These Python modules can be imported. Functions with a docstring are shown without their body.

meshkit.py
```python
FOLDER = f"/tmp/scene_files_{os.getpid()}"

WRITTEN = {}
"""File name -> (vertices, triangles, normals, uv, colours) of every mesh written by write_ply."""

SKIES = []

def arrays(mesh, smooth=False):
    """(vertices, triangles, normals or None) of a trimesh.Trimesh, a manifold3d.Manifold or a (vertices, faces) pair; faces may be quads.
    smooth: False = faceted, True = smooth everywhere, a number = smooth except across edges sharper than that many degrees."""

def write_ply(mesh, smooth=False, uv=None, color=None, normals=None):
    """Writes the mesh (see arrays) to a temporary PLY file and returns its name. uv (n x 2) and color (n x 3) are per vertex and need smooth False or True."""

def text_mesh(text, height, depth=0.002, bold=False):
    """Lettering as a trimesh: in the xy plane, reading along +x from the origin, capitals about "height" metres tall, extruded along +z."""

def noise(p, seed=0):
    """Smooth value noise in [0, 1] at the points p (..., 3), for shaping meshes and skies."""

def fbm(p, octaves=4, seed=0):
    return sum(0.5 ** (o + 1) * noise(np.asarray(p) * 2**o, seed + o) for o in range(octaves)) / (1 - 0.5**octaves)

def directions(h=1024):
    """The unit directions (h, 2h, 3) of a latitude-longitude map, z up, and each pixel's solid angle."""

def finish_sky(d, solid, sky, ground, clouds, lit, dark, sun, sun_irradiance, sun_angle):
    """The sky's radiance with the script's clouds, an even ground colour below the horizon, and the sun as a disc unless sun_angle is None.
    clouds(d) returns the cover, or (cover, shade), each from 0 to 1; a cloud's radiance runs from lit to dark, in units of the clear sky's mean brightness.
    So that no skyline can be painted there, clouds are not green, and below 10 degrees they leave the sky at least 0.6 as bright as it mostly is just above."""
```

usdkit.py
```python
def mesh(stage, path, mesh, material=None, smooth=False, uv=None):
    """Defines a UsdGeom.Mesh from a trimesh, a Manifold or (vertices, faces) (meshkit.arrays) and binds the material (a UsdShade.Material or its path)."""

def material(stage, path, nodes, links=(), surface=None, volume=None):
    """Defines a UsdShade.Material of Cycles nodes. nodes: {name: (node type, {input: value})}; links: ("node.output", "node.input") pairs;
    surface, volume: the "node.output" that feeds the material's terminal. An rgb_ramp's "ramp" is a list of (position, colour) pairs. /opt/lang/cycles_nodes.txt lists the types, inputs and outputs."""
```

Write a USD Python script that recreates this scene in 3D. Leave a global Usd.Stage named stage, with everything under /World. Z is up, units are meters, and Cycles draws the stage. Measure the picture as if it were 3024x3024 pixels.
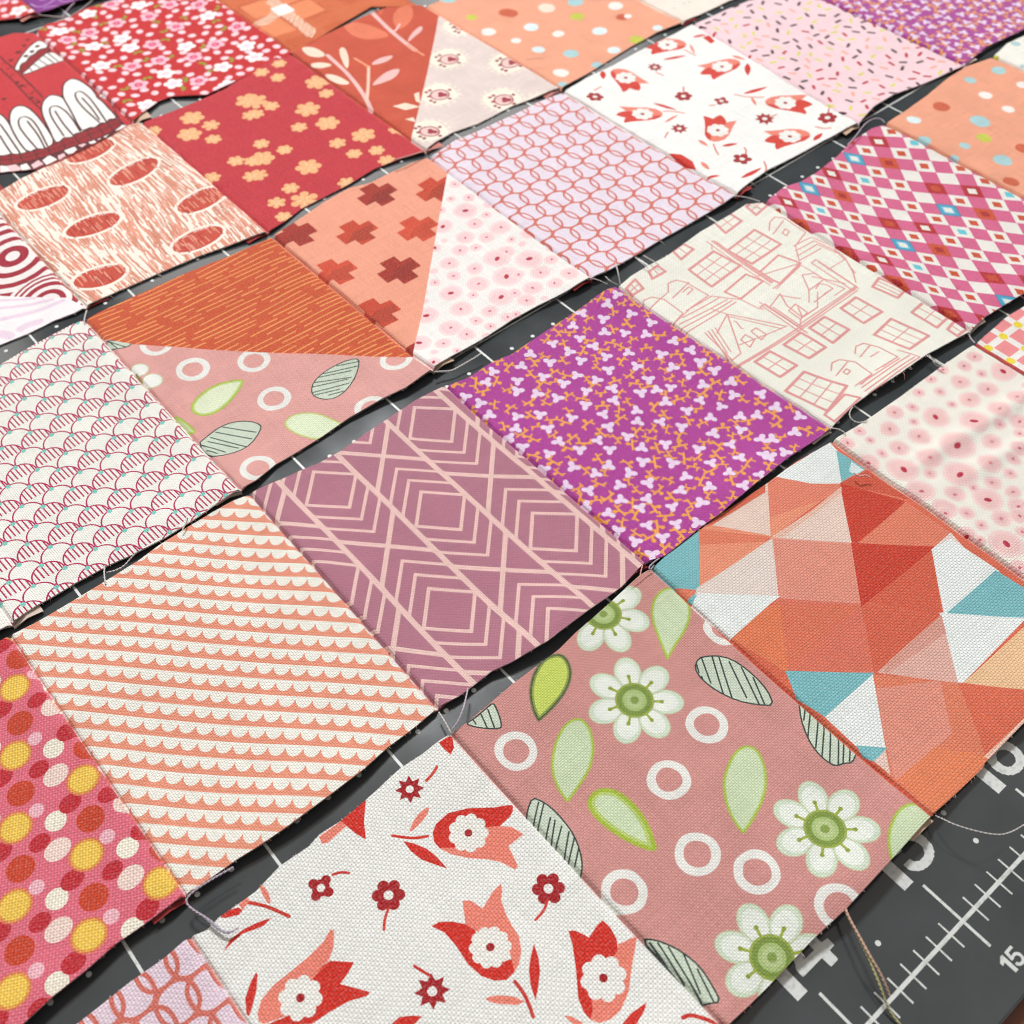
import math, random
import numpy as np, shapely, trimesh, meshkit, usdkit
from shapely import affinity
from shapely.geometry import Polygon, LineString, Point, box
from shapely.ops import unary_union
from pxr import Usd, UsdGeom, UsdLux, UsdShade, Gf, Sdf, Vt

# ------------------------------------------------------------------ stage, camera, light, exposure
IN = 0.0254                                     # everything is measured in inches on the cutting mat
stage = Usd.Stage.CreateInMemory()
UsdGeom.SetStageUpAxis(stage, 'Z'); UsdGeom.SetStageMetersPerUnit(stage, 1.0)
W = UsdGeom.Xform.Define(stage, '/World'); stage.SetDefaultPrim(W.GetPrim())
UsdGeom.Scope.Define(stage, '/World/Looks')
AZ, PIT, ROLL = 0.6914, -0.8890, -0.0174
CAM = np.array([-1.1069, -3.7476, 7.0425]); FOC = 3343.9 / 3024
Fw = np.array([math.cos(PIT)*math.sin(AZ), math.cos(PIT)*math.cos(AZ), math.sin(PIT)])
Rt = np.cross(Fw, [0, 0, 1]); Rt /= np.linalg.norm(Rt); Up = np.cross(Rt, Fw)
Rt, Up = math.cos(ROLL)*Rt + math.sin(ROLL)*Up, math.cos(ROLL)*Up - math.sin(ROLL)*Rt
cam = UsdGeom.Camera.Define(stage, '/World/camera')
m = Gf.Matrix4d(1)
for i, v in enumerate((Rt, Up, -Fw, CAM*IN)): m.SetRow(i, Gf.Vec4d(*map(float, v), 1.0 if i == 3 else 0.0))
cam.AddTransformOp().Set(m)
cam.CreateHorizontalApertureAttr(36.0); cam.CreateVerticalApertureAttr(36.0); cam.CreateFocalLengthAttr(36.0*FOC)
cam.CreateClippingRangeAttr(Gf.Vec2f(0.01, 100)); cam.CreateFStopAttr(30.0); cam.CreateFocusDistanceAttr(8.4*IN)
cam.CreateExposureAttr(0.33)

def rect_light(name, pos, target, w, h, power, color):
    l = UsdLux.RectLight.Define(stage, '/World/' + name)
    pos, target = np.array(pos, float)*IN, np.array(target, float)*IN
    z = pos - target; z /= np.linalg.norm(z)
    x = np.cross([0, 0, 1] if abs(z[2]) < .99 else [0, 1, 0], z); x /= np.linalg.norm(x); y = np.cross(z, x)
    m = Gf.Matrix4d(1)
    for i, v in enumerate((x, y, z, pos)): m.SetRow(i, Gf.Vec4d(*map(float, v), 1.0 if i == 3 else 0.0))
    l.AddTransformOp().Set(m)
    l.CreateWidthAttr(w*IN); l.CreateHeightAttr(h*IN); l.CreateIntensityAttr(power); l.CreateColorAttr(Gf.Vec3f(*color))
    return l
rect_light('ceiling_lamp', (15, 25, 38), (3, 1, 0), 7, 7, 98.0, (0.97, 0.99, 1.0))
rect_light('ceiling_glow', (0, -6, 90), (0, 0, 0), 170, 170, 0.50, (1.0, 0.93, 0.86))
for k, (x0, x1) in enumerate(((-4, 10.6), (18.3, 43.5), (44.5, 70))):
    rect_light('window_pane' + ('_%03d' % k if k else ''), ((x0+x1)/2, 62, 43), ((x0+x1)/2, 0, 43), x1-x0, 31, 2.7, (1.0, 0.95, 0.91))

# ------------------------------------------------------------------ helpers
def lin(c):
    c = np.array(c, float)/255
    return np.where(c < .04045, c/12.92, ((c+.055)/1.055)**2.4)
def dye(c): return lin(c)**1.11*1.02             # printed colours as albedo
names = {}
def numbered(path):
    n = names.get(path, 0); names[path] = n+1
    return path if n == 0 else '%s_%03d' % (path, n)
def tag(p, label=None, cat=None, group=None, kind=None):
    p = p.GetPrim() if hasattr(p, 'GetPrim') else p
    for k, v in (('label', label), ('category', cat), ('group', group), ('kind', kind)):
        if v: p.SetCustomDataByKey(k, v)
    return p
def thing(name, label, cat, group=None):
    x = UsdGeom.Xform.Define(stage, numbered('/World/' + name)); tag(x, label, cat, group); return x
def put(name, mesh, mat, parent=None, smooth=False, normals=None, col=None, st=None):
    path = numbered((str(parent.GetPath()) if parent else '/World') + '/' + name)
    g = usdkit.mesh(stage, path, mesh, mat, smooth)
    if normals is not None:
        g.CreateNormalsAttr(Vt.Vec3fArray.FromNumpy(np.asarray(normals, np.float32))); g.SetNormalsInterpolation('vertex')
    pv = UsdGeom.PrimvarsAPI(g)
    if col is not None: pv.CreatePrimvar('Cd', Sdf.ValueTypeNames.Color3fArray, 'vertex').Set(Vt.Vec3fArray.FromNumpy(np.asarray(col, np.float32)))
    if st is not None: pv.CreatePrimvar('st', Sdf.ValueTypeNames.TexCoord2fArray, 'vertex').Set(Vt.Vec2fArray.FromNumpy(np.asarray(st, np.float32)))
    return g
def mat(name, nodes, links, surface='p.BSDF'):
    return usdkit.material(stage, '/World/Looks/' + name, nodes, links, surface=surface)

# ------------------------------------------------------------------ materials
def math_n(t, **k): return ('math', dict(math_type=t, **k))
def cloth(name, tpi, mottle, fuzz=0.25, weave=1.0):
    k = 2*math.pi*tpi
    nodes = {
        'c': ('attribute', {'attribute': 'Cd'}), 'uv': ('uvmap', {'attribute': 'st'}), 'x': ('separate_xyz', {}),
        'wob': ('noise_texture', {'scale': 5.0, 'detail': 2.0}), 'wadd': ('vector_math', {'math_type': 'multiply_add', 'vector2': (.022, .022, 0)}),
        'mu': math_n('multiply', value2=k), 'mv': math_n('multiply', value2=k),
        'cu': math_n('cosine'), 'cv': math_n('cosine'), 'hu': math_n('multiply_add', value2=.5, value3=.5), 'hv': math_n('multiply_add', value2=.5, value3=.5),
        'hole': math_n('multiply'), 'mu2': math_n('multiply', value2=k/2), 'mv2': math_n('multiply', value2=k/2),
        'su': math_n('sine'), 'sv': math_n('sine'), 'chk': math_n('multiply'),
        'ma': ('mapping', {'scale': (3, 75, 1)}), 'mb': ('mapping', {'scale': (75, 3, 1)}),
        'na': ('noise_texture', {'scale': 1.0, 'detail': 2.0}), 'nb': ('noise_texture', {'scale': 1.0, 'detail': 2.0}),
        'ns': math_n('add'), 'bl': ('noise_texture', {'scale': 3.2, 'detail': 3.0}), 'b2': math_n('multiply_add', value2=2*mottle, value3=1-mottle),
        'h1': math_n('multiply_add', value2=-.42*weave, value3=1.05), 'k1': math_n('multiply_add', value2=.09*weave, value3=1.0),
        'n1': math_n('multiply_add', value2=.30, value3=.70), 'f1': math_n('multiply'), 'f2': math_n('multiply'), 'f3': math_n('multiply'),
        'ik': ('mapping', {'scale': (62, 62, 1)}), 'nk': ('noise_texture', {'scale': 1.0, 'detail': 1.0}), 'kr': ('map_range', {'from_min': .42, 'from_max': .8, 'to_min': 0.0, 'to_max': .13, 'clamp': True}), 'im': ('mix_color', {'b': (.8, .74, .72)}),
        'sc': ('vector_math', {'math_type': 'scale'}),
        'bh': math_n('multiply_add', value2=.5), 'bh2': math_n('multiply_add', value2=-1.0),
        'bump': ('bump', {'strength': .55, 'distance': .00012}),
        'p': ('principled_bsdf', {'roughness': .92, 'specular_ior_level': .2, 'sheen_weight': fuzz, 'sheen_roughness': .5})}
    links = [('uv.UV', 'wob.vector'), ('wob.color', 'wadd.vector1'), ('uv.UV', 'wadd.vector3'), ('wadd.vector', 'x.vector'),
        ('x.x', 'mu.value1'), ('x.y', 'mv.value1'), ('mu.value', 'cu.value1'), ('mv.value', 'cv.value1'), ('cu.value', 'hu.value1'), ('cv.value', 'hv.value1'),
        ('hu.value', 'hole.value1'), ('hv.value', 'hole.value2'), ('x.x', 'mu2.value1'), ('x.y', 'mv2.value1'), ('mu2.value', 'su.value1'), ('mv2.value', 'sv.value1'),
        ('su.value', 'chk.value1'), ('sv.value', 'chk.value2'), ('uv.UV', 'ma.vector'), ('uv.UV', 'mb.vector'), ('ma.vector', 'na.vector'), ('mb.vector', 'nb.vector'),
        ('na.fac', 'ns.value1'), ('nb.fac', 'ns.value2'), ('uv.UV', 'bl.vector'), ('bl.fac', 'b2.value1'),
        ('hole.value', 'h1.value1'), ('chk.value', 'k1.value1'), ('ns.value', 'n1.value1'),
        ('h1.value', 'f1.value1'), ('k1.value', 'f1.value2'), ('f1.value', 'f2.value1'), ('n1.value', 'f2.value2'), ('f2.value', 'f3.value1'), ('b2.value', 'f3.value2'),
        ('wadd.vector', 'ik.vector'), ('ik.vector', 'nk.vector'), ('nk.fac', 'kr.value'), ('kr.result', 'im.fac'), ('c.color', 'im.a'), ('im.result', 'sc.vector1'), ('f3.value', 'sc.scale'), ('sc.vector', 'p.base_color'),
        ('chk.value', 'bh.value1'), ('ns.value', 'bh.value3'), ('hole.value', 'bh2.value1'), ('bh.value', 'bh2.value3'), ('bh2.value', 'bump.height'), ('bump.normal', 'p.normal')]
    return mat(name, nodes, links)
CLOTH = cloth('cotton', 62, .04); COARSE = cloth('coarse_cotton', 52, .04, weave=1.15); DYED = cloth('mottled_cotton', 66, .13)
def plain(name, col, rough=.6, **k):
    return mat(name, {'p': ('principled_bsdf', dict(base_color=tuple(lin(col)), roughness=rough, **k))}, [])
MAT = mat('mat_vinyl', {'g': ('geometry', {}), 'n': ('noise_texture', {'scale': 2600.0, 'detail': 2.0}), 'n2': ('noise_texture', {'scale': 60.0, 'detail': 4.0}),
    'r': ('rgb_ramp', {'ramp': [(0.3, tuple(lin((58, 62, 64)))), (0.7, tuple(lin((69, 73, 75))))]}), 'b': ('bump', {'strength': .05, 'distance': .00005}),
    'rr': ('map_range', {'from_min': .3, 'from_max': .7, 'to_min': .10, 'to_max': .16}),
    'p': ('principled_bsdf', {'specular_ior_level': .5})},
    [('g.position', 'n.vector'), ('g.position', 'n2.vector'), ('n2.fac', 'r.fac'), ('r.color', 'p.base_color'), ('n.fac', 'b.height'), ('b.normal', 'p.normal'), ('n2.fac', 'rr.value'), ('rr.result', 'p.roughness')])
INK = mat('white_print', {'g': ('geometry', {}), 'n': ('noise_texture', {'scale': 900.0, 'detail': 4.0}), 'r': ('rgb_ramp', {'ramp': [(0.25, tuple(lin((176, 178, 176)))), (0.5, tuple(lin((214, 216, 213))))]}),
    'p': ('principled_bsdf', {'roughness': .45})}, [('g.position', 'n.vector'), ('n.fac', 'r.fac'), ('r.color', 'p.base_color')])
WOOD = mat('table_wood', {'g': ('geometry', {}), 'm': ('mapping', {'scale': (14, 120, 30)}), 'n': ('noise_texture', {'scale': 2.0, 'detail': 6.0}),
    'r': ('rgb_ramp', {'ramp': [(0.3, tuple(lin((70, 34, 16)))), (0.7, tuple(lin((128, 66, 32))))]}), 'p': ('principled_bsdf', {'roughness': .4})},
    [('g.position', 'm.vector'), ('m.vector', 'n.vector'), ('n.fac', 'r.fac'), ('r.color', 'p.base_color')])
def thread_mat(name, col): return plain(name, col, .65, sheen_weight=.3)

# ------------------------------------------------------------------ measuring: photograph pixel (3024 px) -> point on a level plane at height z (inches)
def un(px, z):
    px = np.atleast_2d(np.asarray(px, float))
    d = Fw[None]*FOC*3024 + np.outer(px[:, 0]-1512, Rt) - np.outer(px[:, 1]-1512, Up)
    t = (z - CAM[2])/d[:, 2]
    return (CAM + t[:, None]*d)[:, :2]
K = 756/1932
def pts(s): return np.array([[float(v) for v in q.split(',')] for q in s.split()]) if isinstance(s, str) else np.atleast_2d(np.array(s, float))
def T(c, r, s): return pts(s)*K + (756*c, 756*r)              # enlarged quarter-tiles of the photograph
def Z(ox, oy, k, s): return pts(s)*k + (ox, oy)

# ------------------------------------------------------------------ the strips: traced top and bottom edges, patch by patch
ROWS = {}
def row(key, j0, ytop, xoff, top, bot, seed):
    ROWS[key] = dict(j0=j0, ytop=ytop, xoff=xoff, top=top, bot=bot, seed=seed, n=max(len(top), len(bot)))
# every entry of top / bot: (points inside that patch's edge, point at its right seam or None)
row('A', -1, -.605, -1.096,
    [(T(0,3,"580,1932 800,1760 960,1630 1080,1545 1250,1425"), T(0,3,"1440,1290")), (T(0,3,"1560,1225 1650,1130 1932,930") .tolist()+T(1,3,"180,740 400,590 480,500 640,400 830,240 1090,0").tolist()+T(1,2,"1250,1830 1390,1720").tolist(), T(1,2,"1470,1685")),
     (T(1,2,"1500,1655 1590,1590 1780,1430").tolist()+T(2,2,"0,1300 200,1150 350,1040 480,910 700,720 860,570 960,480").tolist(), T(2,2,"1060,430")),
     (T(2,2,"1150,340 1400,150 1600,0").tolist()+T(3,1,"0,1710 200,1560 430,1430").tolist(), T(3,1,"485,1415")),
     (T(3,1,"590,1330 770,1220 1000,1060 1310,830 1450,735").tolist(), T(3,1,"1560,680")), (T(3,1,"1650,590 1800,460 1932,380").tolist(), None)],
    [([], None), ([], [2126,3028]), (T(2,3,"1640,1932 1780,1800 1932,1650").tolist()+T(3,3,"180,1460 320,1310 600,1050 840,790 940,680").tolist(), T(3,3,"1240,350")),
     (T(3,3,"1350,255 1620,0").tolist()+T(3,2,"1640,1890 1932,1590").tolist(), None), ([], None), ([], None)], 3)
row('B', -1, 2.047, -1.019,
    [([], T(0,2,"85,955")), (T(0,2,"260,840 500,700 780,530 1040,370 1200,250 1420,110 1600,0").tolist()+T(0,1,"1750,1850").tolist(), [738,1463]),
     (T(1,1,"150,1700 330,1620 480,1560 640,1470 870,1310 1080,1170 1200,1090").tolist(), [1320,1145]), (T(1,1,"1600,920 1780,800").tolist()+T(2,1,"0,740 250,570 450,440 640,300 720,250").tolist(), [1825,854]),
     (T(2,1,"900,150 1030,70").tolist()+T(2,0,"1170,1932 1280,1850 1420,1750 1540,1680 1770,1540").tolist(), [2262,600]), (T(3,0,"120,1410 250,1370 370,1300 520,1180 640,1060 780,970").tolist(), [2616,368]),
     (T(3,0,"1060,820 1200,720 1370,580 1500,500").tolist(), [2933,168]), (T(3,0,"1800,330 1932,270").tolist(), None)],
    [(T(0,3,"170,1932 400,1720 640,1530 880,1320 940,1280 1180,1110").tolist(), [548,2648]), (T(0,3,"1500,890 1800,680").tolist()+T(1,3,"0,600 250,430 560,200 820,0").tolist()+T(1,2,"1000,1770 1200,1620").tolist(), [1292,2095]),
     (T(1,2,"1530,1390 1690,1270 1780,1200").tolist()+T(2,2,"0,1130 270,970 560,750 830,560").tolist(), [1907,1663]), (T(2,2,"1150,330 1400,130 1570,10").tolist()+T(3,1,"0,1640 150,1520 290,1430 400,1360").tolist(), [2454,1264]),
     (T(3,1,"560,1210 640,1130 800,1010 1000,880 1200,740 1350,660").tolist(), [2867,975]), (T(3,1,"1650,450 1780,370 1932,280").tolist(), None), ([], None), ([], None)], 11)
row('C', -1, 4.785, -1.055,
    [([], None), (T(0,1,"0,820 200,700 400,590 560,510").tolist(), [254,950]), (T(0,1,"800,400 1000,310 1200,220 1400,130 1600,50 1730,0").tolist(), [807,700]),
     (T(1,0,"330,1650 520,1520 700,1420 860,1380 1000,1310 1150,1240").tolist(), [1269,468]), (T(1,0,"1500,1060 1650,1000").tolist()+T(2,0,"0,870 200,770").tolist(), [1665,270]),
     (T(2,0,"560,590 750,500 950,390 1150,290").tolist(), [2050,72]), (T(2,0,"1600,80 1800,0").tolist(), None), ([], None)],
    [([], [37,1848]), (T(0,2,"300,690 560,540 820,400 1000,320 1250,190 1500,30").tolist()+T(0,1,"1600,1890").tolist(), [712,1449]), (T(0,1,"1932,1690").tolist()+T(1,1,"150,1570 500,1360 700,1220 960,1070 1130,990").tolist(), [1278,1096]),
     (T(1,1,"1500,740 1700,630").tolist()+T(2,1,"0,480 200,370 400,270").tolist(), [1747,823]), (T(2,1,"740,100 920,0").tolist()+T(2,0,"1100,1820 1400,1650 1600,1530").tolist(), [2173,579]),
     (T(2,0,"1800,1370").tolist()+T(3,0,"0,1280 200,1180 400,1070 600,960").tolist(), [2538,360]), (T(3,0,"800,800 950,710 1150,640 1330,560").tolist(), [2851,188]), (T(3,0,"1650,350 1800,280 1932,220").tolist(), None)], 23)
row('D', 0, 7.509, -.986,
    [([], None), (T(0,0,"0,1440 150,1350 300,1280 500,1190 700,1090 830,1010 950,950").tolist(), [421,364]), (T(0,0,"1250,860 1500,760 1700,670").tolist()+T(1,0,"0,520 150,430").tolist(), [860,158]),
     (T(1,0,"480,280 800,130 1000,40").tolist(), None), ([], None), ([], None)],
    [(T(0,1,"0,670 200,590 400,490 560,430").tolist(), [254,909]), (T(0,1,"900,260 1150,150 1500,0").tolist()+T(0,0,"1932,1770").tolist(), [791,686]), (T(1,0,"200,1680 350,1570 700,1390 900,1270 1100,1190").tolist(), [1257,442]),
     (T(1,0,"1370,1060 1480,1000 1680,930").tolist()+T(2,0,"0,800 270,690").tolist(), [1657,260]), (T(2,0,"560,560 900,350 1100,240").tolist(), [2017,63]), (T(2,0,"1480,80 1650,0").tolist(), None)], 37)
row('E', 1, 10.064, -1.062,
    [(T(0,0,"0,280 100,250 200,248").tolist(), [106,98]), (T(0,0,"360,180 500,140 650,60").tolist(), None), ([], None)],
    [(T(0,0,"0,1300 280,1275 420,1225 840,1020").tolist(), [391,360]), (T(0,0,"1100,830 1200,760 1300,725 1560,712").tolist(), [868,157]), (T(1,0,"380,340 560,230 750,120 870,50").tolist(), None)], 41)
row('F', 1, 12.75, -1.06,
    [([], None), ([], None)],
    [(T(0,0,"0,150 150,130").tolist(), [115,41]), (T(0,0,"380,70 450,40 580,0").tolist(), None)], 53)
BASE = {'A': .052, 'B': .046, 'C': .026, 'D': .018, 'E': .02, 'F': .03}
WAVE = {'A': .0058, 'B': .005, 'C': .0035, 'D': .0022, 'E': .0024, 'F': .004}
SIDE = {'A': [1,-1,1,-1,1,-1,1], 'B': [1,-1,1,-1,-1,1,1,1,1], 'C': [-1,1,-1,1,-1,1,-1,1,1], 'D': [1,1,-1,1,-1,1,1], 'E': [1,1,-1,1], 'F': [1,-1,1]}
LIFT = {'A': (.010, .05), 'B': (.010, .03), 'C': (.004, .026), 'D': (.004, .003), 'E': (.006, .008), 'F': (.02, .05)}

def seam_setup(R, z):
    n, j0 = R['n'], R['j0']
    tb = []
    for i in range(n+1):
        nx = 2*(j0+i) + R['xoff']
        t, b = np.array([nx, R['ytop']]), np.array([nx, R['ytop']-2.5])
        if i > 0 and R['top'][i-1][1] is not None: t = z(R['top'][i-1][1])[0]
        if i > 0 and R['bot'][i-1][1] is not None: b = z(R['bot'][i-1][1])[0]
        if i > 0 and R['top'][i-1][1] is not None and R['bot'][i-1][1] is None: b = t + (0, -2.52)
        if i > 0 and R['bot'][i-1][1] is not None and R['top'][i-1][1] is None: t = b + (0, 2.52)
        tb.append((t, b))
    R['seams'] = tb
def height(key, x, y):
    R = ROWS[key]; x, y = np.asarray(x, float), np.asarray(y, float)
    rr = np.random.RandomState(R['seed'])
    b = (R['ytop']-y)/2.5
    h = np.full(x.shape, BASE[key])
    for _ in range(7):
        w, a, ph = rr.uniform(1.2, 4.5), rr.uniform(0, 6.28), rr.uniform(0, 6.28)
        h = h + WAVE[key]*np.sin(w*(math.cos(a)*x + math.sin(a)*y) + ph)
    w1, p1, p2 = rr.uniform(1.5, 2.6), rr.uniform(0, 6), rr.uniform(0, 6)
    lt, lb = LIFT[key]
    h = h + lt*np.exp(-(b/.11)**2)*(1+.8*np.sin(w1*x+p1)) + lb*np.exp(-((1-b)/.13)**2)*(1+.75*np.sin(w1*1.3*x+p2))
    for i, (t, bo) in enumerate(R['seams']):
        d = x - (t[0] + (t[1]-y)/(t[1]-bo[1])*(bo[0]-t[0]))
        s = SIDE[key][i]
        h = h + .018*np.exp(-(d/.3)**2) - .032*np.exp(-(np.abs(d)/.014)**1.5) + .011*np.where(d*s > 0, 1, 0)*np.exp(-(np.abs(d)/.24)**4)*(1-np.exp(-(np.abs(d)/.022)**2))
        h = h + (.0030*np.sin(9*y+i*2.1) + .0022*np.sin(27*y+i) + .0016*np.sin(43*y+2.2*i+3*np.sin(4*y)))*np.exp(-(np.abs(d)/.16)**1.3)*np.clip(np.abs(d)/.02, 0, 1)
    q1 = np.random.RandomState(R['seed']+100)
    for _ in range(12):
        w, a, ph = 2*np.pi/q1.uniform(.28, 1.0), q1.uniform(0, 6.28), q1.uniform(0, 6.28)
        h = h + .0075/w*.9*np.sin(w*(math.cos(a)*x + math.sin(a)*y) + ph)*(.6+.4*np.sin(1.7*x+2.3*y+ph))
    if key == 'A':
        h = h + .03*np.exp(-((y+1.28+.10*(x-6.4))/.075)**2)*np.clip((x-5.0)/.5, 0, 1) + .02*np.exp(-((y+1.62+.12*(x-6.4))/.07)**2)*np.clip((x-5.2)/.5, 0, 1)
    return np.maximum(h, .0165)
def on(key, px):                                # the point of the strip's surface that the photograph shows at px
    p = un(px, .06)
    for _ in range(6):
        z = height(key, p[:, 0], p[:, 1])
        p = np.array([un(q, zz)[0] for q, zz in zip(np.atleast_2d(px), z)])
    return p
for key, R in ROWS.items():
    seam_setup(R, lambda q: un(q, .06)); seam_setup(R, lambda q, k=key: on(k, q))

# ------------------------------------------------------------------ patches
A_OFF = [0, .004, .009, .014, .02, .03, .045, .075, .12]
def patch_cells(R, i):
    (t0, b0), (t1, b1) = R['seams'][i], R['seams'][i+1]
    w = np.linalg.norm(t1-t0)
    a = sorted(set([-.12, -.05] + [o/w for o in A_OFF] + list(np.linspace(.1, .9, 17)) + [1-o/w for o in A_OFF] + [1.05, 1.12]))
    b = np.array([-.12, -.06, -.03] + list(np.linspace(0, 1, 25)) + [1.03, 1.06, 1.12])
    A, B = np.meshgrid(a, b, indexing='ij')
    g = ((1-A)*(1-B))[..., None]*t0 + (A*(1-B))[..., None]*t1 + ((1-A)*B)[..., None]*b0 + (A*B)[..., None]*b1
    q = np.stack([g[:-1, :-1], g[1:, :-1], g[1:, 1:], g[:-1, 1:], g[:-1, :-1]], 2).reshape(-1, 5, 2)
    return shapely.polygons(q)
def outline(key, i):
    R = ROWS[key]; s0, s1 = R['seams'][i], R['seams'][i+1]
    get = lambda e: on(key, e[i][0]) if i < len(e) and len(e[i][0]) else np.zeros((0, 2))
    top, bot = get(R['top']), get(R['bot'])
    ring = [s0[0], *top, s1[0], s1[1], *bot[::-1], s0[1]]
    p = Polygon(ring)
    return p if p.is_valid else p.buffer(0)
def flat(g):
    if g is None or g.is_empty: return []
    if g.geom_type == 'Polygon': return [g]
    if hasattr(g, 'geoms'): return [q for h in g.geoms for q in flat(h)]
    return []
TRI = 0
def rough_edge(poly, seed, amp=.006):           # cut cloth: a slightly ragged outline
    rng = np.random.RandomState(seed)
    l = poly.exterior; n = int(l.length/.028)
    p = np.array([l.interpolate(k/n, normalized=True).coords[0] for k in range(n)])
    return Polygon(p).buffer(0)
def build_patch(name, key, poly, layers, base, parent, label, i, material=None, uvrot=0.0):
    """one mesh: the printed top, the cut edge and the underside; the print is part of the cloth"""
    global TRI
    R = ROWS[key]
    cells = patch_cells(R, i)
    shapely.prepare(poly)
    cells = cells[shapely.intersects(cells, poly)]
    geoms, cols = [], []
    for g, c in layers:
        for q in flat(g if g.is_valid else g.buffer(0)):
            geoms.append(q); cols.append(c)
    geoms = np.array(geoms, dtype=object)
    pieces = shapely.intersection(cells, poly)
    hits = [[] for _ in cells]
    if len(geoms):
        ci, gi = shapely.STRtree(geoms).query(cells, predicate='intersects')
        for c, g in zip(ci, gi): hits[c].append(g)
    out, oc = [], []
    basec = tuple(base)
    for piece, hit in zip(pieces, hits):
        rest = piece
        for g in sorted(hit, reverse=True):
            part = shapely.intersection(rest, geoms[g])
            if part.is_empty or part.area < 1e-9: continue
            for q in flat(part): out.append(q); oc.append(cols[g])
            rest = shapely.difference(rest, geoms[g])
            if rest.is_empty: break
        for q in flat(rest): out.append(q); oc.append(basec)
    out = np.array(out, dtype=object)
    ok = shapely.area(out) > 2e-8
    out, oc = out[ok], np.array(oc, float)[ok]
    tris = shapely.constrained_delaunay_triangles(out)
    parts, idx = shapely.get_parts(tris, return_index=True)
    co = shapely.get_coordinates(parts).reshape(-1, 4, 2)[:, :3]
    a = (co[:, 1, 0]-co[:, 0, 0])*(co[:, 2, 1]-co[:, 0, 1]) - (co[:, 1, 1]-co[:, 0, 1])*(co[:, 2, 0]-co[:, 0, 0])
    co[a < 0] = co[a < 0][:, ::-1]
    good = np.abs(a) > 1e-9; co, idx = co[good], idx[good]
    xy = co.reshape(-1, 2); col = np.repeat(dye(oc[idx]), 3, axis=0)
    z = height(key, xy[:, 0], xy[:, 1])
    e = .004
    nx = (height(key, xy[:, 0]+e, xy[:, 1]) - height(key, xy[:, 0]-e, xy[:, 1]))/(2*e)
    ny = (height(key, xy[:, 0], xy[:, 1]+e) - height(key, xy[:, 0], xy[:, 1]-e))/(2*e)
    nor = np.stack([-nx, -ny, np.ones_like(nx)], 1); nor /= np.linalg.norm(nor, axis=1, keepdims=True)
    V, N, C = [np.column_stack([xy, z])], [nor], [col]
    # cut edge
    edge = poly.exterior.segmentize(.06); p = np.array(edge.coords)
    if not edge.is_ccw: p = p[::-1]
    z = height(key, p[:, 0], p[:, 1]); th = .013
    up, dn = np.column_stack([p, z]), np.column_stack([p, z-th])
    q = np.stack([dn[:-1], dn[1:], up[1:], dn[:-1], up[1:], up[:-1]], 1).reshape(-1, 3)
    d = np.diff(p, axis=0); sn = np.column_stack([d[:, 1], -d[:, 0], np.zeros(len(d))]); sn /= np.linalg.norm(sn, axis=1, keepdims=True)+1e-9
    V.append(q); N.append(np.repeat(sn, 6, axis=0)); pale = .55*np.array(base)+.45*np.array((238, 228, 220)); C.append(np.tile(lin(pale), (len(q), 1)))
    # underside
    cp = [h for g in pieces for h in flat(g)]
    tr = shapely.get_parts(shapely.constrained_delaunay_triangles(np.array(cp, dtype=object)))
    co = shapely.get_coordinates(tr).reshape(-1, 4, 2)[:, :3]
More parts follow.
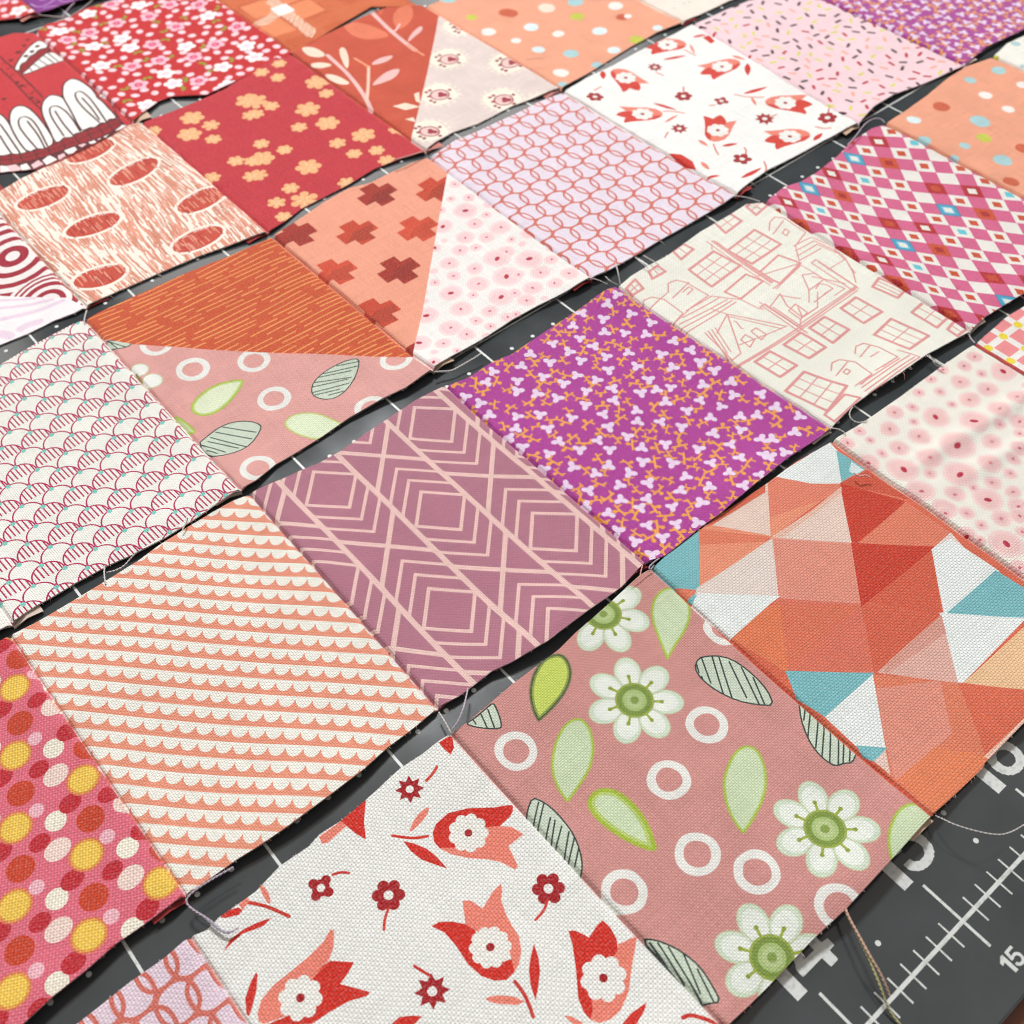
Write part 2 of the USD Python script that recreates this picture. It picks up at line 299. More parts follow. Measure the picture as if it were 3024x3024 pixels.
    a = (co[:, 1, 0]-co[:, 0, 0])*(co[:, 2, 1]-co[:, 0, 1]) - (co[:, 1, 1]-co[:, 0, 1])*(co[:, 2, 0]-co[:, 0, 0])
    co[a > 0] = co[a > 0][:, ::-1]; co = co[np.abs(a) > 1e-8]; xy = co.reshape(-1, 2)
    zz = height(key, xy[:, 0], xy[:, 1]) - th
    V.append(np.column_stack([xy, zz])); N.append(np.tile((0, 0, -1.), (len(xy), 1))); C.append(np.tile(lin(pale), (len(xy), 1)))
    V, N, C = np.vstack(V), np.vstack(N), np.vstack(C)
    TRI += len(V)//3
    c, s = math.cos(uvrot), math.sin(uvrot)
    st = V[:, :2] @ np.array([[c, -s], [s, c]]).T + (i*.37, i*.71)
    g = put(name, (V*IN, np.arange(len(V)).reshape(-1, 3)), material or CLOTH, parent, normals=N, col=C, st=st)
    tag(g, label)
    return g

# ------------------------------------------------------------------ print motifs (all in inches on the cloth)
def chaikin(p, n=2, closed=True):
    p = np.asarray(p, float)
    for _ in range(n):
        nx = np.roll(p, -1, axis=0) if closed else p[1:]
        a = p if closed else p[:-1]
        q = np.stack([.75*a+.25*nx, .25*a+.75*nx], 1).reshape(-1, 2)
        p = q if closed else np.vstack([p[:1], q, p[-1:]])
    return p
def PG(p):
    g = Polygon(p); return g if g.is_valid else g.buffer(0)
def blobp(p): return PG(chaikin(p))
def stroke(p, w, smooth=True, cap='round'): return LineString(chaikin(p, 2, False) if smooth and len(p) > 2 else p).buffer(w/2, quad_segs=3, cap_style=cap)
def disc(c, r, q=6): return Point(*c).buffer(r, quad_segs=q)
def ell(c, rx, ry, ang): return affinity.rotate(affinity.scale(disc(c, 1), rx, ry), ang, origin=tuple(c), use_radians=True)
def ring(c, ro, ri): return disc(c, ro, 8).difference(disc(c, ri, 8))
def rosette(c, n, r, pr, rot=0, core=None):
    ps = [disc((c[0]+(r-pr)*math.cos(rot+k*2*math.pi/n), c[1]+(r-pr)*math.sin(rot+k*2*math.pi/n)), pr, 4) for k in range(n)]
    return unary_union(ps + [disc(c, core or r-pr, 5)])
def star(c, n, R_, r_, rot=0):
    return Polygon([(c[0]+(R_ if k % 2 == 0 else r_)*math.cos(rot+k*math.pi/n), c[1]+(R_ if k % 2 == 0 else r_)*math.sin(rot+k*math.pi/n)) for k in range(2*n)])
def leafp(a, b, w, bend=.0):
    a, b = np.array(a), np.array(b); d = b-a; n = np.array([-d[1], d[0]])
    L = []
    for t, s in ((0, 0), (.15, .6), (.4, 1), (.65, .85), (.88, .4), (1, 0)): L.append(a+d*t+n/np.linalg.norm(n)*(w/2*s) + n*bend*math.sin(math.pi*t))
    for t, s in ((.88, .4), (.65, .85), (.4, 1), (.15, .6)): L.append(a+d*t-n/np.linalg.norm(n)*(w/2*s) + n*bend*math.sin(math.pi*t))
    return PG(L)
class Art:
    """collects one patch's print; q() turns traced points into inches on that strip"""
    def __init__(s, key): s.key, s.l = key, []
    def q(s, px): return on(s.key, px)
    def add(s, g, c):
        if not g.is_empty: s.l.append((g, c))
    def poly(s, px, c, smooth=False): s.add(blobp(s.q(px)) if smooth else PG(s.q(px)), c)
    def line(s, px, w, c, smooth=True): s.add(stroke(s.q(px), w, smooth), c)
WHITE = (238, 235, 228)

def oval(c, rx, ry, e=2.35):
    t = np.linspace(0, 2*np.pi, 33)[:-1]; cs, sn = np.cos(t), np.sin(t)
    return Polygon(np.column_stack([c[0]+rx*np.sign(cs)*np.abs(cs)**(2/e), c[1]+ry*np.sign(sn)*np.abs(sn)**(2/e)]))
def chain(key, anchor, x0, x1, y0, y1, w=.026):
    a = Art(key); o = a.q(anchor)[0]
    for cx in range(-14, 16):
        for cy in range(-12, 14):
            c = np.array([o[0] + .091 + cx*.182, o[1] + (.027 if cx % 2 == 0 else -.027) + cy*.259 - .03*cx*.182])
            if x0-.2 < c[0] < x1+.2 and y0-.2 < c[1] < y1+.2: a.add(oval(c, .124+w/2, .1295+w/2).difference(oval(c, .124-w/2, .1295-w/2)), (214, 120, 106))
    return a.l

# tulip of the red and white print, traced once with its opening towards +y
_a = Art('A')
_c = _a.q(T(2,3,"690,1585"))[0]; _up = _a.q(T(2,3,"690,1200"))[0]-_c; _ang = math.atan2(_up[0], _up[1])
def _loc(s):
    p = _a.q(T(2,3,s)) - _c; c_, s_ = math.cos(_ang), math.sin(_ang)
    return np.column_stack([p[:, 0]*c_ - p[:, 1]*s_, p[:, 0]*s_ + p[:, 1]*c_])
TUL_RED = _loc("425,1230 470,1225 530,1250 580,1280 640,1190 685,1150 740,1200 790,1290 800,1370 750,1455 600,1450 520,1600 600,1740 610,1830 590,1900 540,1840 500,1740 480,1500 455,1330")
TUL_PINK = _loc("800,1370 800,1330 870,1300 945,1270 925,1380 905,1500 880,1690 820,1830 740,1900 660,1925 590,1900 610,1830 600,1740 700,1600 750,1455")
RED, DRED, PINK = (212, 50, 34), (172, 28, 36), (236, 140, 122)
def tulip(a, c, toward, flip=1, petals=8, swap=False, s=1.0):
    c = a.q(c)[0]; d = a.q(toward)[0]-c; an = math.atan2(d[0], d[1])
    M = lambda p: np.column_stack([p[:, 0]*flip*s*math.cos(an)+p[:, 1]*s*math.sin(an), -p[:, 0]*flip*s*math.sin(an)+p[:, 1]*s*math.cos(an)]) + c
    RD = tuple(.8*np.array(RED)+.2*np.array(PINK)) if s < 1 else RED; a.add(PG(M(TUL_PINK)), PINK); a.add(PG(M(TUL_RED)), RD)
    a.add(rosette(c, petals, .14*s, .044*s, .3), (240, 238, 234)); a.add(disc(c, .026*s), DRED)
def rose(a, c, n, r): c = a.q(c)[0]; a.add(rosette(c, n, r, r*.36, .4), DRED); a.add(disc(c, r*.29), (240, 236, 232))
def stars(a, c, r, rot=.2): c = a.q(c)[0]; a.add(star(c, 8, r, r*.6, rot), DRED); a.add(disc(c, r*.27), (240, 236, 232))

GREENE, PALE = (172, 198, 72), (208, 222, 188)
def fuzzy_leaf(a, px, edge=.02, fill=PALE, ec=GREENE):
    g = blobp(a.q(px))
    a.add(g.buffer(.008), tuple(.5*np.array(ec)+.5*np.array((205, 160, 145)))); a.add(g, ec)
    a.add(g.buffer(-edge*.5), tuple(.5*np.array(ec)+.5*np.array(fill))); a.add(g.buffer(-edge), fill)
def hatched(a, px, hatch, f):
    g = PG(chaikin(a.q(px), 1)); a.add(g, (58, 72, 66)); a.add(g.buffer(-.011), (206, 217, 200))
    for h in hatch.split(';'): a.add(stroke(a.q(f(h)), .0115, False).intersection(g), (62, 78, 72))
def blossom(a, c, d0, n=7, k=1.0):
    c = a.q(c)[0]; v = a.q(d0)[0]-c; r0 = math.atan2(v[1], v[0])
    P = [(c[0]+.222*k*math.cos(r0+j*2*math.pi/n), c[1]+.222*k*math.sin(r0+j*2*math.pi/n)) for j in range(n)]
    for p, j in zip(P, range(n)):
        e = ell(p, .118*k, .092*k, r0+j*2*math.pi/n)
        a.add(e.buffer(.007), (200, 205, 170)); a.add(e, (212, 224, 205)); a.add(ell((p[0]*.93+c[0]*.07, p[1]*.93+c[1]*.07), .1*k, .074*k, r0+j*2*math.pi/n), (234, 238, 230))
    for j in range(n):
        th = r0+j*2*math.pi/n; tip = (c[0]+.19*k*math.cos(th), c[1]+.19*k*math.sin(th)); a.add(stroke([c, tip], .018, False), (164, 178, 62)); a.add(disc(tip, .015, 3), (150, 165, 55))
    for r, cc in ((.137, (160, 176, 84)), (.122, (132, 156, 70)), (.085, (176, 196, 130)), (.06, (188, 204, 148)), (.03, (140, 164, 82))): a.add(disc(c, r*k, 7), cc)
def ringw(a, c, ro=.15, ri=.092):
    c = a.q(c)[0]; rng = np.random.RandomState(int(abs(c[0])*999) % 9999)
    o = [(c[0]+(ro+rng.uniform(-.006, .006))*math.cos(t), c[1]+(ro+rng.uniform(-.006, .006))*math.sin(t)) for t in np.linspace(0, 6.28, 14)[:-1]]
    n = [(c[0]+(ri+rng.uniform(-.006, .006))*math.cos(t), c[1]+(ri+rng.uniform(-.006, .006))*math.sin(t)) for t in np.linspace(0, 6.28, 12)[:-1]]
    a.add(blobp(o).difference(blobp(n)), (234, 233, 228))

def print_tulips_front():
    a = Art('A'); t = lambda s: T(1,3,s); u = lambda s: T(2,3,s)
    a.add(stroke(a.q(t("1285,95 1320,60 1350,20 1365,-10")), .02), (214, 78, 62)); stars(a, t("1160,160"), .098)
    a.poly(t("640,400 830,240 815,400 830,540 760,500 690,445"), RED); a.poly(t("475,520 500,575 545,560 680,440 640,400"), PINK)
    a.poly(t("1150,500 1180,410 1240,330 1310,285 1300,340 1240,420"), PINK, True); a.line(t("1030,510 1120,525 1200,530 1295,515"), .02, (214, 60, 42)); a.poly(t("1110,550 1200,572 1290,610 1370,675 1445,760 1360,732 1250,692 1170,630"), RED)
    a.poly(t("1385,605 1470,650 1600,680 1750,690 1850,710 1955,768 1978,740 1905,590 2017,500 1930,445 1840,438 1700,450 1500,600"), PINK)
    a.poly(t("1940,283 1800,297 1600,303 1450,340 1360,420 1332,490 1345,560 1385,605 1500,600 1700,450 1840,438 1915,370 1938,330"), RED)
    c = a.q(t("1603,490"))[0]; a.add(rosette(c, 9, .132, .04), (238, 236, 230)); a.add(disc(c, .026), DRED)
    rose(a, t("490,905"), 4, .088); a.line(t("580,805 640,785 700,792"), .018, (206, 60, 50)); rose(a, t("1000,960"), 6, .105); a.line(t("1000,1060 970,1140 965,1220"), .018, (214, 70, 58))
    a.poly(t("20,880 60,890 105,960 110,1030 85,1020 50,960"), PINK, True); a.line(t("-60,1015 0,1025 100,1050 250,1120"), .022, (206, 60, 44)); a.poly(t("-245,1385 -200,1300 -100,1220 0,1170 115,1130 60,1190 0,1215 -100,1250 -180,1320"), RED)
    a.poly(T(0,3,"1660,1130 1700,1080 1800,1050 1830,1075 1800,1110 1700,1132"), RED); a.poly(T(0,3,"1800,1030 1870,970 1880,1010 1830,1075"), PINK)
    a.poly(t("1660,1230 1580,1178 1558,1000 1620,1000 1710,1060 1790,930 1850,870 1858,920 1850,1000 1890,1110 1932,1190 1985,1270 2002,1380 1985,1480 1950,1540 1930,1440 1880,1300"), PINK)
    a.poly(t("1325,1195 1380,1162 1480,1158 1580,1178 1660,1230 1640,1400 1720,1510 1930,1440 1950,1540 1890,1600 1800,1605 1700,1570 1600,1480 1500,1330 1420,1240"), RED)
    c = a.q(t("1768,1352"))[0]; a.add(rosette(c, 10, .13, .036), (238, 236, 230)); a.add(disc(c, .026), DRED)
    a.poly(t("590,1225 560,1220 510,1310 400,1420 280,1520 130,1640 40,1750 10,1850 20,1915 60,1932 150,1900 260,1860 430,1590 440,1600 510,1490 550,1450 585,1350"), PINK)
    a.poly(t("510,1490 560,1455 740,1465 700,1540 635,1630 860,1690 840,1720 700,1760 560,1840 420,1932 60,1945 240,1870 420,1750 430,1590"), RED)
    c = a.q(t("335,1735"))[0]; a.add(rosette(c, 8, .132, .042), (238, 236, 230)); a.add(disc(c, .026), DRED)
    a.poly(T(0,3,"1860,1860 1850,1740 1890,1620 1932,1540 1945,1560 1935,1680 1905,1800 1880,1875"), RED)
    stars(a, t("1330,1685"), .107); a.line(t("1195,1495 1250,1530 1310,1565"), .018, (206, 50, 44)); a.poly(t("1000,1950 1080,1880 1180,1868 1255,1873 1180,1950"), RED); a.poly(t("1715,1740 1800,1715 1932,1720 2010,1750 1930,1785 1800,1780"), PINK, True)
    rose(a, u("275,910"), 6, .105); a.line(u("268,1000 240,1080 178,1145"), .018, (214, 70, 58)); tulip(a, u("690,1585"), u("690,1200"))
    a.poly(u("165,1325 200,1430 212,1530 200,1640 178,1755 140,1640 128,1530 140,1430"), RED); a.line(u("20,1610 90,1700 130,1790 160,1875"), .022, (206, 60, 50)); a.poly(u("-20,1735 50,1745 100,1760 40,1790 -20,1785"), PINK)
    a.poly(u("830,1932 900,1850 1015,1770 1000,1830 930,1950 860,1990"), RED); a.poly(u("390,1868 450,1875 540,1925 480,1950"), PINK); a.line(u("1290,1885 1340,1862 1420,1880 1530,1925 1600,1960"), .024, (206, 54, 40))
    a.poly(T(1,2,"1380,1740 1480,1690 1495,1780 1468,1830 1420,1790"), RED)
    return a.l
def print_tulips_back():
    a = Art('C'); t = lambda s: Z(1650, 40, .8242, s)
    for c, d, fl in (("240,230", "300,285", -1), ("585,190", "470,230", 1), ("300,360", "190,362", 1), ("570,418", "585,340", 1), ("812,320", "920,325", -1), ("828,440", "712,462", 1), ("390,112", "310,118", 1)): tulip(a, t(c), t(d), fl, s=.88)
    a.poly(t("395,510 440,505 480,530 492,560 440,535"), RED); a.poly(t("515,85 540,78 560,100 545,108"), RED)
    for c, r in (("345,192", .095), ("432,412", .1), ("738,377", .115)): stars(a, t(c), r)
    for c, n, r in (("130,298", 6, .1), ("447,296", 6, .1), ("583,313", 4, .085), ("963,373", 6, .105), ("657,521", 5, .105)): rose(a, t(c), n, r)
    for p, q, w, c in (("372,166", "458,150", .05, RED), ("676,178", "678,222", .07, RED), ("660,288", "748,262", .06, RED), ("338,320", "425,346", .05, RED), ("585,475", "642,465", .05, RED), ("652,590", "728,552", .06, RED), ("912,455", "945,428", .06, RED), ("530,588", "580,580", .05, RED),
        ("380,390", "428,362", .04, PINK), ("500,452", "535,475", .05, PINK), ("510,530", "540,560", .06, PINK), ("690,300", "708,330", .04, PINK), ("710,590", "770,565", .06, PINK), ("470,110", "488,145", .035, PINK), ("157,205", "160,235", .07, RED), ("480,85", "530,75", .05, RED), ("620,150", "670,165", .05, PINK)):
        a.add(leafp(a.q(t(p))[0], a.q(t(q))[0], w), c)
    for s in ("630,290 680,300 735,300", "375,350 410,350 450,357", "555,468 562,490 572,505", "128,275 140,268 152,262", "447,280 447,262", "540,330 560,327", "380,445 385,435 392,425", "670,505 672,490 665,480", "735,530 745,550 740,570", "965,355 968,340 978,330", "450,130 470,140 490,150", "350,212 375,222", "760,370 780,362", "920,405 945,412 975,410"):
        a.line(t(s), .017, (222, 110, 92))
    return a.l

def print_pink_leaf_front():
    a = Art('A'); t = lambda s: T(2,2,s); u = lambda s: T(2,3,s); v = lambda s: T(3,3,s)
    blossom(a, t("690,770"), t("880,640")); blossom(a, t("925,1420"), t("870,1200")); blossom(a, v("430,460"), v("340,225")); blossom(a, v("30,1430"), u("1835,1190"))
    fuzzy_leaf(a, t("1165,570 1090,620 1050,720 1060,830 1110,960 1170,1110 1175,1110 1230,1010 1320,880 1350,760 1320,650 1250,590"), .016)
    fuzzy_leaf(a, t("320,1070 230,1110 160,1220 130,1350 150,1480 195,1575 205,1575 300,1490 400,1370 450,1250 440,1150 390,1080"), .026, (206, 220, 108), (92, 108, 62))
    fuzzy_leaf(a, t("480,1555 400,1600 335,1710 300,1860 300,1960 340,2080 412,2185 420,2185 500,2080 590,1940 620,1800 600,1650 540,1570"), .016)
    fuzzy_leaf(a, t("1760,1760 1680,1810 1620,1930 1590,2050 1620,2230 1690,2360 1740,2420 1750,2420 1810,2340 1900,2170 1925,2020 1900,1880 1840,1780"), .016)
    fuzzy_leaf(a, u("560,260 620,170 720,150 830,190 940,290 1030,420 1090,600 1085,615 1050,625 900,570 750,480 620,370"), .045, PALE, (170, 192, 60))
    fuzzy_leaf(a, v("1050,265 960,340 910,470 905,580 930,690 960,760 1060,640 1220,480 1280,350 1200,270"), .016)
    hatched(a, t("1370,1180 1400,1100 1480,1080 1600,1085 1720,1140 1830,1230 1932,1340 1985,1465 1850,1460 1700,1430 1550,1360 1430,1270"), "1430,1100 1500,1290;1510,1090 1600,1390;1560,1090 1660,1400;1640,1130 1770,1400;1730,1170 1870,1460;1820,1250 1910,1460;1390,1140 1410,1210;1430,1240 1470,1340", t)
    hatched(a, T(3,2,"225,1420 240,1560 290,1700 350,1800 430,1880 510,1925 580,1900 640,1900 670,1830 660,1740 480,1600 300,1430"), "280,1470 270,1570;320,1480 300,1700;380,1540 360,1780;425,1580 405,1870;470,1620 465,1900;530,1670 530,1920;570,1710 565,1920;620,1740 615,1890", lambda s: T(3,2,s))
    hatched(a, u("150,215 240,250 340,330 440,450 500,560 535,690 535,790 500,850 300,620 100,400 110,320"), "200,260 160,450;240,270 190,490;290,375 250,560;325,395 290,610;375,440 330,620;430,480 395,690;470,530 425,730;505,600 475,740", u)
    hatched(a, u("960,1300 1080,1290 1190,1330 1300,1390 1420,1490 1520,1640 1585,1770 1480,1790 1400,1790 1150,1500"), "1040,1320 1170,1510;1100,1320 1300,1640;1180,1350 1430,1780;1290,1390 1420,1700;1400,1520 1520,1760", u)
    hatched(a, T(1,2,"1570,1600 1650,1550 1720,1490 1790,1430 1820,1480 1850,1560 1860,1620 1840,1640 1750,1640 1660,1630"), "1700,1530 1750,1640;1750,1490 1800,1630;1640,1570 1660,1600", lambda s: T(1,2,s))
    for c in (t("1470,1605"), t("30,1805"), u("1185,88"), u("1400,650"), u("850,935"), u("1850,785"), t("1595,880"), v("535,1045")): ringw(a, c)
    return a.l
def print_pink_leaf_back():
    a = Art('C'); t = lambda s: T(0,1,s); u = lambda s: T(1,1,s)
    for c in (t("1180,670"), t("1455,855"), t("1915,790"), u("135,1075"), u("1058,780"), u("870,1150"), u("15,1600")): ringw(a, c, .152, .095)
    fuzzy_leaf(a, t("1850,935 1770,935 1620,970 1500,1050 1440,1130 1450,1180 1520,1210 1620,1190 1720,1120 1800,1020"), .028, (226, 234, 205), (176, 200, 80))
    fuzzy_leaf(a, u("210,1270 250,1210 360,1180 480,1190 590,1240 670,1275 570,1350 470,1390 350,1360 260,1320"), .014, (226, 236, 205), (200, 215, 130)); fuzzy_leaf(a, t("1300,1200 1400,1250 1490,1330 1440,1350 1360,1310"), .02, (215, 225, 180))
    hatched(a, t("1490,1430 1560,1360 1650,1290 1750,1250 1880,1240 1975,1270 1970,1320 1900,1420 1800,1480 1650,1515 1580,1525"), "1680,1290 1932,1330;1630,1330 1900,1380;1590,1370 1860,1440;1570,1400 1800,1450;1520,1430 1700,1480;1560,1470 1640,1490", t)
    hatched(a, u("785,770 700,780 600,820 500,880 430,950 410,1020 440,1070 550,1090 650,1050 730,960 775,860"), "610,830 780,795;500,890 770,830;450,920 720,865;440,955 720,915;420,990 690,930;430,1030 700,960;440,1050 630,1005;550,1050 660,1020", u)
    hatched(a, t("770,640 900,635 1010,655 960,692 850,724"), "800,650 960,690;830,650 900,710", t)
    for c, r in (("1050,860", .075), ("1150,940", .08), ("990,930", .05)): p = a.q(t(c))[0]; a.add(disc(p, r+.012), (206, 212, 175)); a.add(disc(p, r), (240, 240, 234))
    a.add(stroke(a.q(t("1030,900 1060,950 1080,980")), .02), (160, 176, 80))
    return a.l
def print_triangles():
    a = Art('A'); z = lambda s: Z(1900, 1280, 1124/1932, s)
    TEAL, WB, BEI, C1, C2, C3, RO, PK = (128, 188, 194), (230, 234, 232), (230, 206, 194), (224, 132, 106), (218, 112, 84), (232, 152, 122), (202, 66, 42), (224, 150, 132)
    for s, c in (("0,0 2000,0 2000,2000 0,2000", C2), ("640,530 1050,555 1110,870 700,870", PK), ("660,840 1110,870 1180,1220 700,1200", (218, 120, 98)), ("560,900 700,870 730,1210 440,1030", (224, 128, 88)), ("700,870 1080,880 740,1190", (218, 120, 92)),
        ("1110,870 1500,920 1180,1220", (214, 104, 78)), ("1460,570 1510,920 1130,850", (212, 100, 74)), ("1170,1230 1600,1260 1750,1700 1480,1932 1240,1720", (222, 132, 102)), ("1180,1300 1500,1260 1560,1520 1280,1750", PK), ("1600,1260 1932,1300 1960,1460 1750,1640", C2), ("1480,1600 1750,1640 1500,1932 1300,1760", (228, 136, 96)),
        ("640,220 1005,255 650,520 625,300", C3), ("640,220 1005,255 1000,300 640,420", (226, 136, 112)), ("670,215 945,50 985,95 1010,250 850,250", WB), ("985,95 1120,180 1060,225 1012,250", TEAL), ("1060,150 1110,185 1075,205 1050,190", (215, 228, 228)),
        ("1010,250 1060,220 1160,190 1320,345 1560,510 1470,580 1080,560", C1), ("1005,255 1320,345 1320,350 1080,555 1050,540", RO), ("1140,190 1340,330 1010,250", (206, 92, 66)), ("1060,560 1470,578 1110,870", RO), ("1000,300 1050,550 660,525", BEI), ("800,440 1000,280 1000,300 700,525 660,525", (230, 190, 172)),
        ("350,470 625,300 625,250 640,520 450,500", BEI), ("280,480 350,470 650,525 275,790", C3), ("290,490 640,530 640,545 280,560", (224, 130, 100)), ("275,480 280,790 268,800 160,800 0,690", TEAL), ("170,795 270,800 230,840", C1), ("230,850 268,815 280,890", TEAL),
        ("275,790 650,540 680,830 270,815", (228, 214, 206)), ("280,815 680,830 640,860 440,1040 250,880", WB), ("1470,590 1560,510 1640,600 1600,620", (232, 214, 208)), ("1470,590 1560,540 1800,700 1530,910", WB), ("1545,915 1790,700 1950,800 1950,940", TEAL), ("1510,915 1932,940 1620,1260 1590,1260", WB),
        ("1510,930 1590,1260 1200,1210", (222, 178, 166)), ("1250,1160 1510,930 1530,1010 1230,1215", (216, 160, 146)), ("1640,1262 1932,990 1990,960 1990,1300", (230, 192, 152)), ("728,1210 1160,1220 930,1440 780,1340", TEAL), ("1160,1235 1225,1600 1090,1590 930,1440", WB), ("1090,1590 1225,1600 1180,1665 1120,1640", TEAL), ("1225,1620 1245,1720 1180,1665", (228, 200, 190)),
        ("1740,1640 1990,1400 1990,1460 1790,1660", (236, 196, 178))): a.add(PG(a.q(z(s))).buffer(.009, join_style='mitre'), c)
    return a.l
def blobs_print(key, lst, k=1.0, c0=(234, 188, 187), c1=(238, 197, 195)):
    a = Art(key); got = []
    for px, r, d in lst: got.append((a.q(px)[0], r*k, d))
    rng = np.random.RandomState(3); xy = np.array([g[0] for g in got]); rr_ = np.array([g[1] for g in got])
    for _ in range(4000):
        c = np.array([rng.uniform(xy[:, 0].min(), xy[:, 0].max()), rng.uniform(xy[:, 1].min(), xy[:, 1].max())]); g = np.min(np.hypot(*(xy-c).T)-rr_)-.028
        if g > .042: got.append((c, min(g, .09), False)); xy = np.vstack([xy, c]); rr_ = np.append(rr_, min(g, .09))
    for c, r, d in got:
        rng = np.random.RandomState(int(abs(c[0]*7919+c[1]*104729)) % 99991)
        n = 6; t0 = rng.uniform(0, 6)
        P = [(c[0]+r*rng.uniform(.86, 1.14)*math.cos(t0+k*6.283/n), c[1]+r*rng.uniform(.86, 1.14)*math.sin(t0+k*6.283/n)) for k in range(n)]
        g = PG(chaikin(P, 2)); a.add(g, c1); a.add(g.buffer(-r*.22), c0)
        if r > .05: a.add(ell(c, .010+r*(.16 if d else .07), .007+r*(.1 if d else .05), t0), (190, 44, 74) if d else (214, 104, 122))
    return a.l
def spl(f, s): return [(f('%s,%s' % tuple(q.split(',')[:2])), float(q.split(',')[2].rstrip('d')), q.endswith('d')) for q in s.split()]
BL_A = spl(lambda s: T(3,1,s), "1480,830,.07 1610,890,.05 1775,870,.12d 1450,950,.09 1660,1005,.1 1230,930,.06 1140,1030,.06 1300,1025,.06 1520,1085,.1 1390,1120,.05 1750,1150,.1 955,1180,.08 1090,1140,.06 1265,1215,.12d 1555,1245,.14d 1100,1250,.05 920,1305,.09 1750,1270,.06 690,1320,.06 600,1410,.07 770,1390,.05 1140,1360,.1 1430,1430,.15d 1690,1400,.09 990,1450,.09 860,1490,.06 1900,1450,.08 1225,1520,.11 760,1560,.09 1680,1560,.1 1025,1610,.14d 1220,1640,.06 1450,1650,.14d 1850,1530,.07 1690,1710,.08 1830,1640,.06 1160,1775,.12 1410,1800,.09 1660,1840,.12d 1850,1780,.07 1890,1890,.09 1330,1900,.1 1550,1750,.05 1560,760,.07 1900,1250,.09 1880,1060,.09 700,1640,.05 1900,1340,.06") + spl(lambda s: T(3,2,s), "1340,10,.07 1500,10,.07 1610,100,.06 1760,50,.09 1900,30,.08 1490,190,.09d 1800,240,.15d 1650,330,.06 1900,420,.08 1600,210,.05 1920,150,.06 1780,440,.06")
BL_C = spl(lambda s: T(1,0,s), "1470,1500,.05 1605,1490,.06 1580,1590,.11d 1740,1620,.05 1410,1710,.1d 1650,1690,.08 1850,1715,.1 1580,1795,.09 1740,1790,.08 1540,1890,.08 1660,1870,.06 1350,1870,.06d 1890,1900,.08 1500,1390,.06 1900,1600,.06") + spl(lambda s: T(1,1,s), "1460,55,.09 1650,95,.08 1490,150,.06 1890,155,.13d 1680,210,.1 1350,200,.05 1470,280,.1d 1640,295,.05 1850,310,.12d 1285,450,.11d 1545,400,.1 1765,415,.08 1470,540,.1 1660,490,.06 1590,590,.08 1230,655,.1d 1415,660,.07 1340,800,.06d 1820,20,.12d 1260,270,.05d 1900,460,.06 1770,530,.05") + spl(lambda s: T(2,1,s), "130,20,.12d 300,25,.07 50,140,.06 215,125,.09 430,130,.08 320,205,.07 155,240,.09 110,335,.08 20,280,.06 30,440,.05 480,60,.05")

def print_scales():
    a = Art('C'); o = a.q(Z(300, 1150, 300/1932, "460,245"))[0]
    M = (184, 38, 96); r = .131
    for ky in range(16, -22, -1):
        for kx in range(-14, 12):
            c = np.array([o[0] + kx*.263 + (.131 if ky % 2 else 0) + ky*.006*.5, o[1]-r + ky*.1355 + .01*kx + (.0 if ky % 2 == 0 else -.008)])
            if not (-1.5 < c[0] < 1.5 and 1.6 < c[1] < 5.2): continue
            a.add(disc(c, r, 8), M); a.add(disc(c, r-.013, 8), (240, 239, 232))
            if ky % 2 == 0:
                d = disc(c, r-.006, 8)
                for s in (-.092, -.055, -.018, .02, .058, .095): a.add(LineString([(c[0]+s+.012, c[1]-.02), (c[0]+s, c[1]+.2)]).buffer(.0062, cap_style='flat').intersection(d), M)
            a.add(disc((c[0]-.006, c[1]+r-.016), .021, 3), (132, 206, 198))
    return a.l
def print_scallop():
    a = Art('B'); o = np.array(a.q(T(0,2,"1140,640"))[0]); d = np.array([.703, -.711]); n = np.array([-.711, -.703])
    p, h = .1232, .127
    for k in range(-16, 18):
        off = (k*.37) % 1
        e = o + n*(h*k)
        P = []
        for s in range(-22, 23):
            b = e + d*(p*(s+off)); P += [b, b + d*p*.1 + n*.036, b + d*p*.28 + n*.06, b + d*p*.5 + n*.068, b + d*p*.72 + n*.06, b + d*p*.9 + n*.036]
        top = [e + d*(p*(23+off)) - n*.022, e + d*(p*(-22+off)) - n*.022]
        a.add(PG(P + top), (240, 237, 228))
    return a.l
def print_lattice():
    a = Art('B'); L = (233, 200, 194)
    cx0, cy0, dx, dy = 2.092, 1.008, .531, .772
    for k in range(-4, 6):
        for m_ in range(-4, 5):
            if (k+m_) % 2: continue
            c = np.array([cx0+k*dx, cy0+m_*dy+.012*k]); hx = dx/2
            col = box(c[0]-hx, c[1]-2, c[0]+hx, c[1]+2); s = 1.06
            Q = lambda h, wx: [(c[0]-wx, c[1]), (c[0], c[1]+h), (c[0]+wx, c[1]), (c[0], c[1]-h), (c[0]-wx, c[1])]
            a.add(LineString(Q(.255, .245)).buffer(.0145, join_style='mitre'), L)
            for off in (.42, .585):
                for sg in (1, -1): a.add(LineString([(c[0]-hx-.01, c[1]+sg*(off-s*hx)), (c[0], c[1]+sg*off), (c[0]+hx+.01, c[1]+sg*(off-s*hx))]).buffer(.0135, join_style='mitre').intersection(col), L)
            X_ = (c[0], c[1]+dy)
            for sg in (1, -1): a.add(LineString([(X_[0]-hx-.02, X_[1]-sg*s*(hx+.02)), (X_[0]+hx+.02, X_[1]+sg*s*(hx+.02))]).buffer(.02).intersection(box(c[0]-hx, -9, c[0]+hx, 9)), L)
    for k in range(-5, 7): x = cx0+(k+.5)*dx; a.add(LineString([(x, -1.5), (x-.02, 3)]).buffer(.023), L)
    return a.l
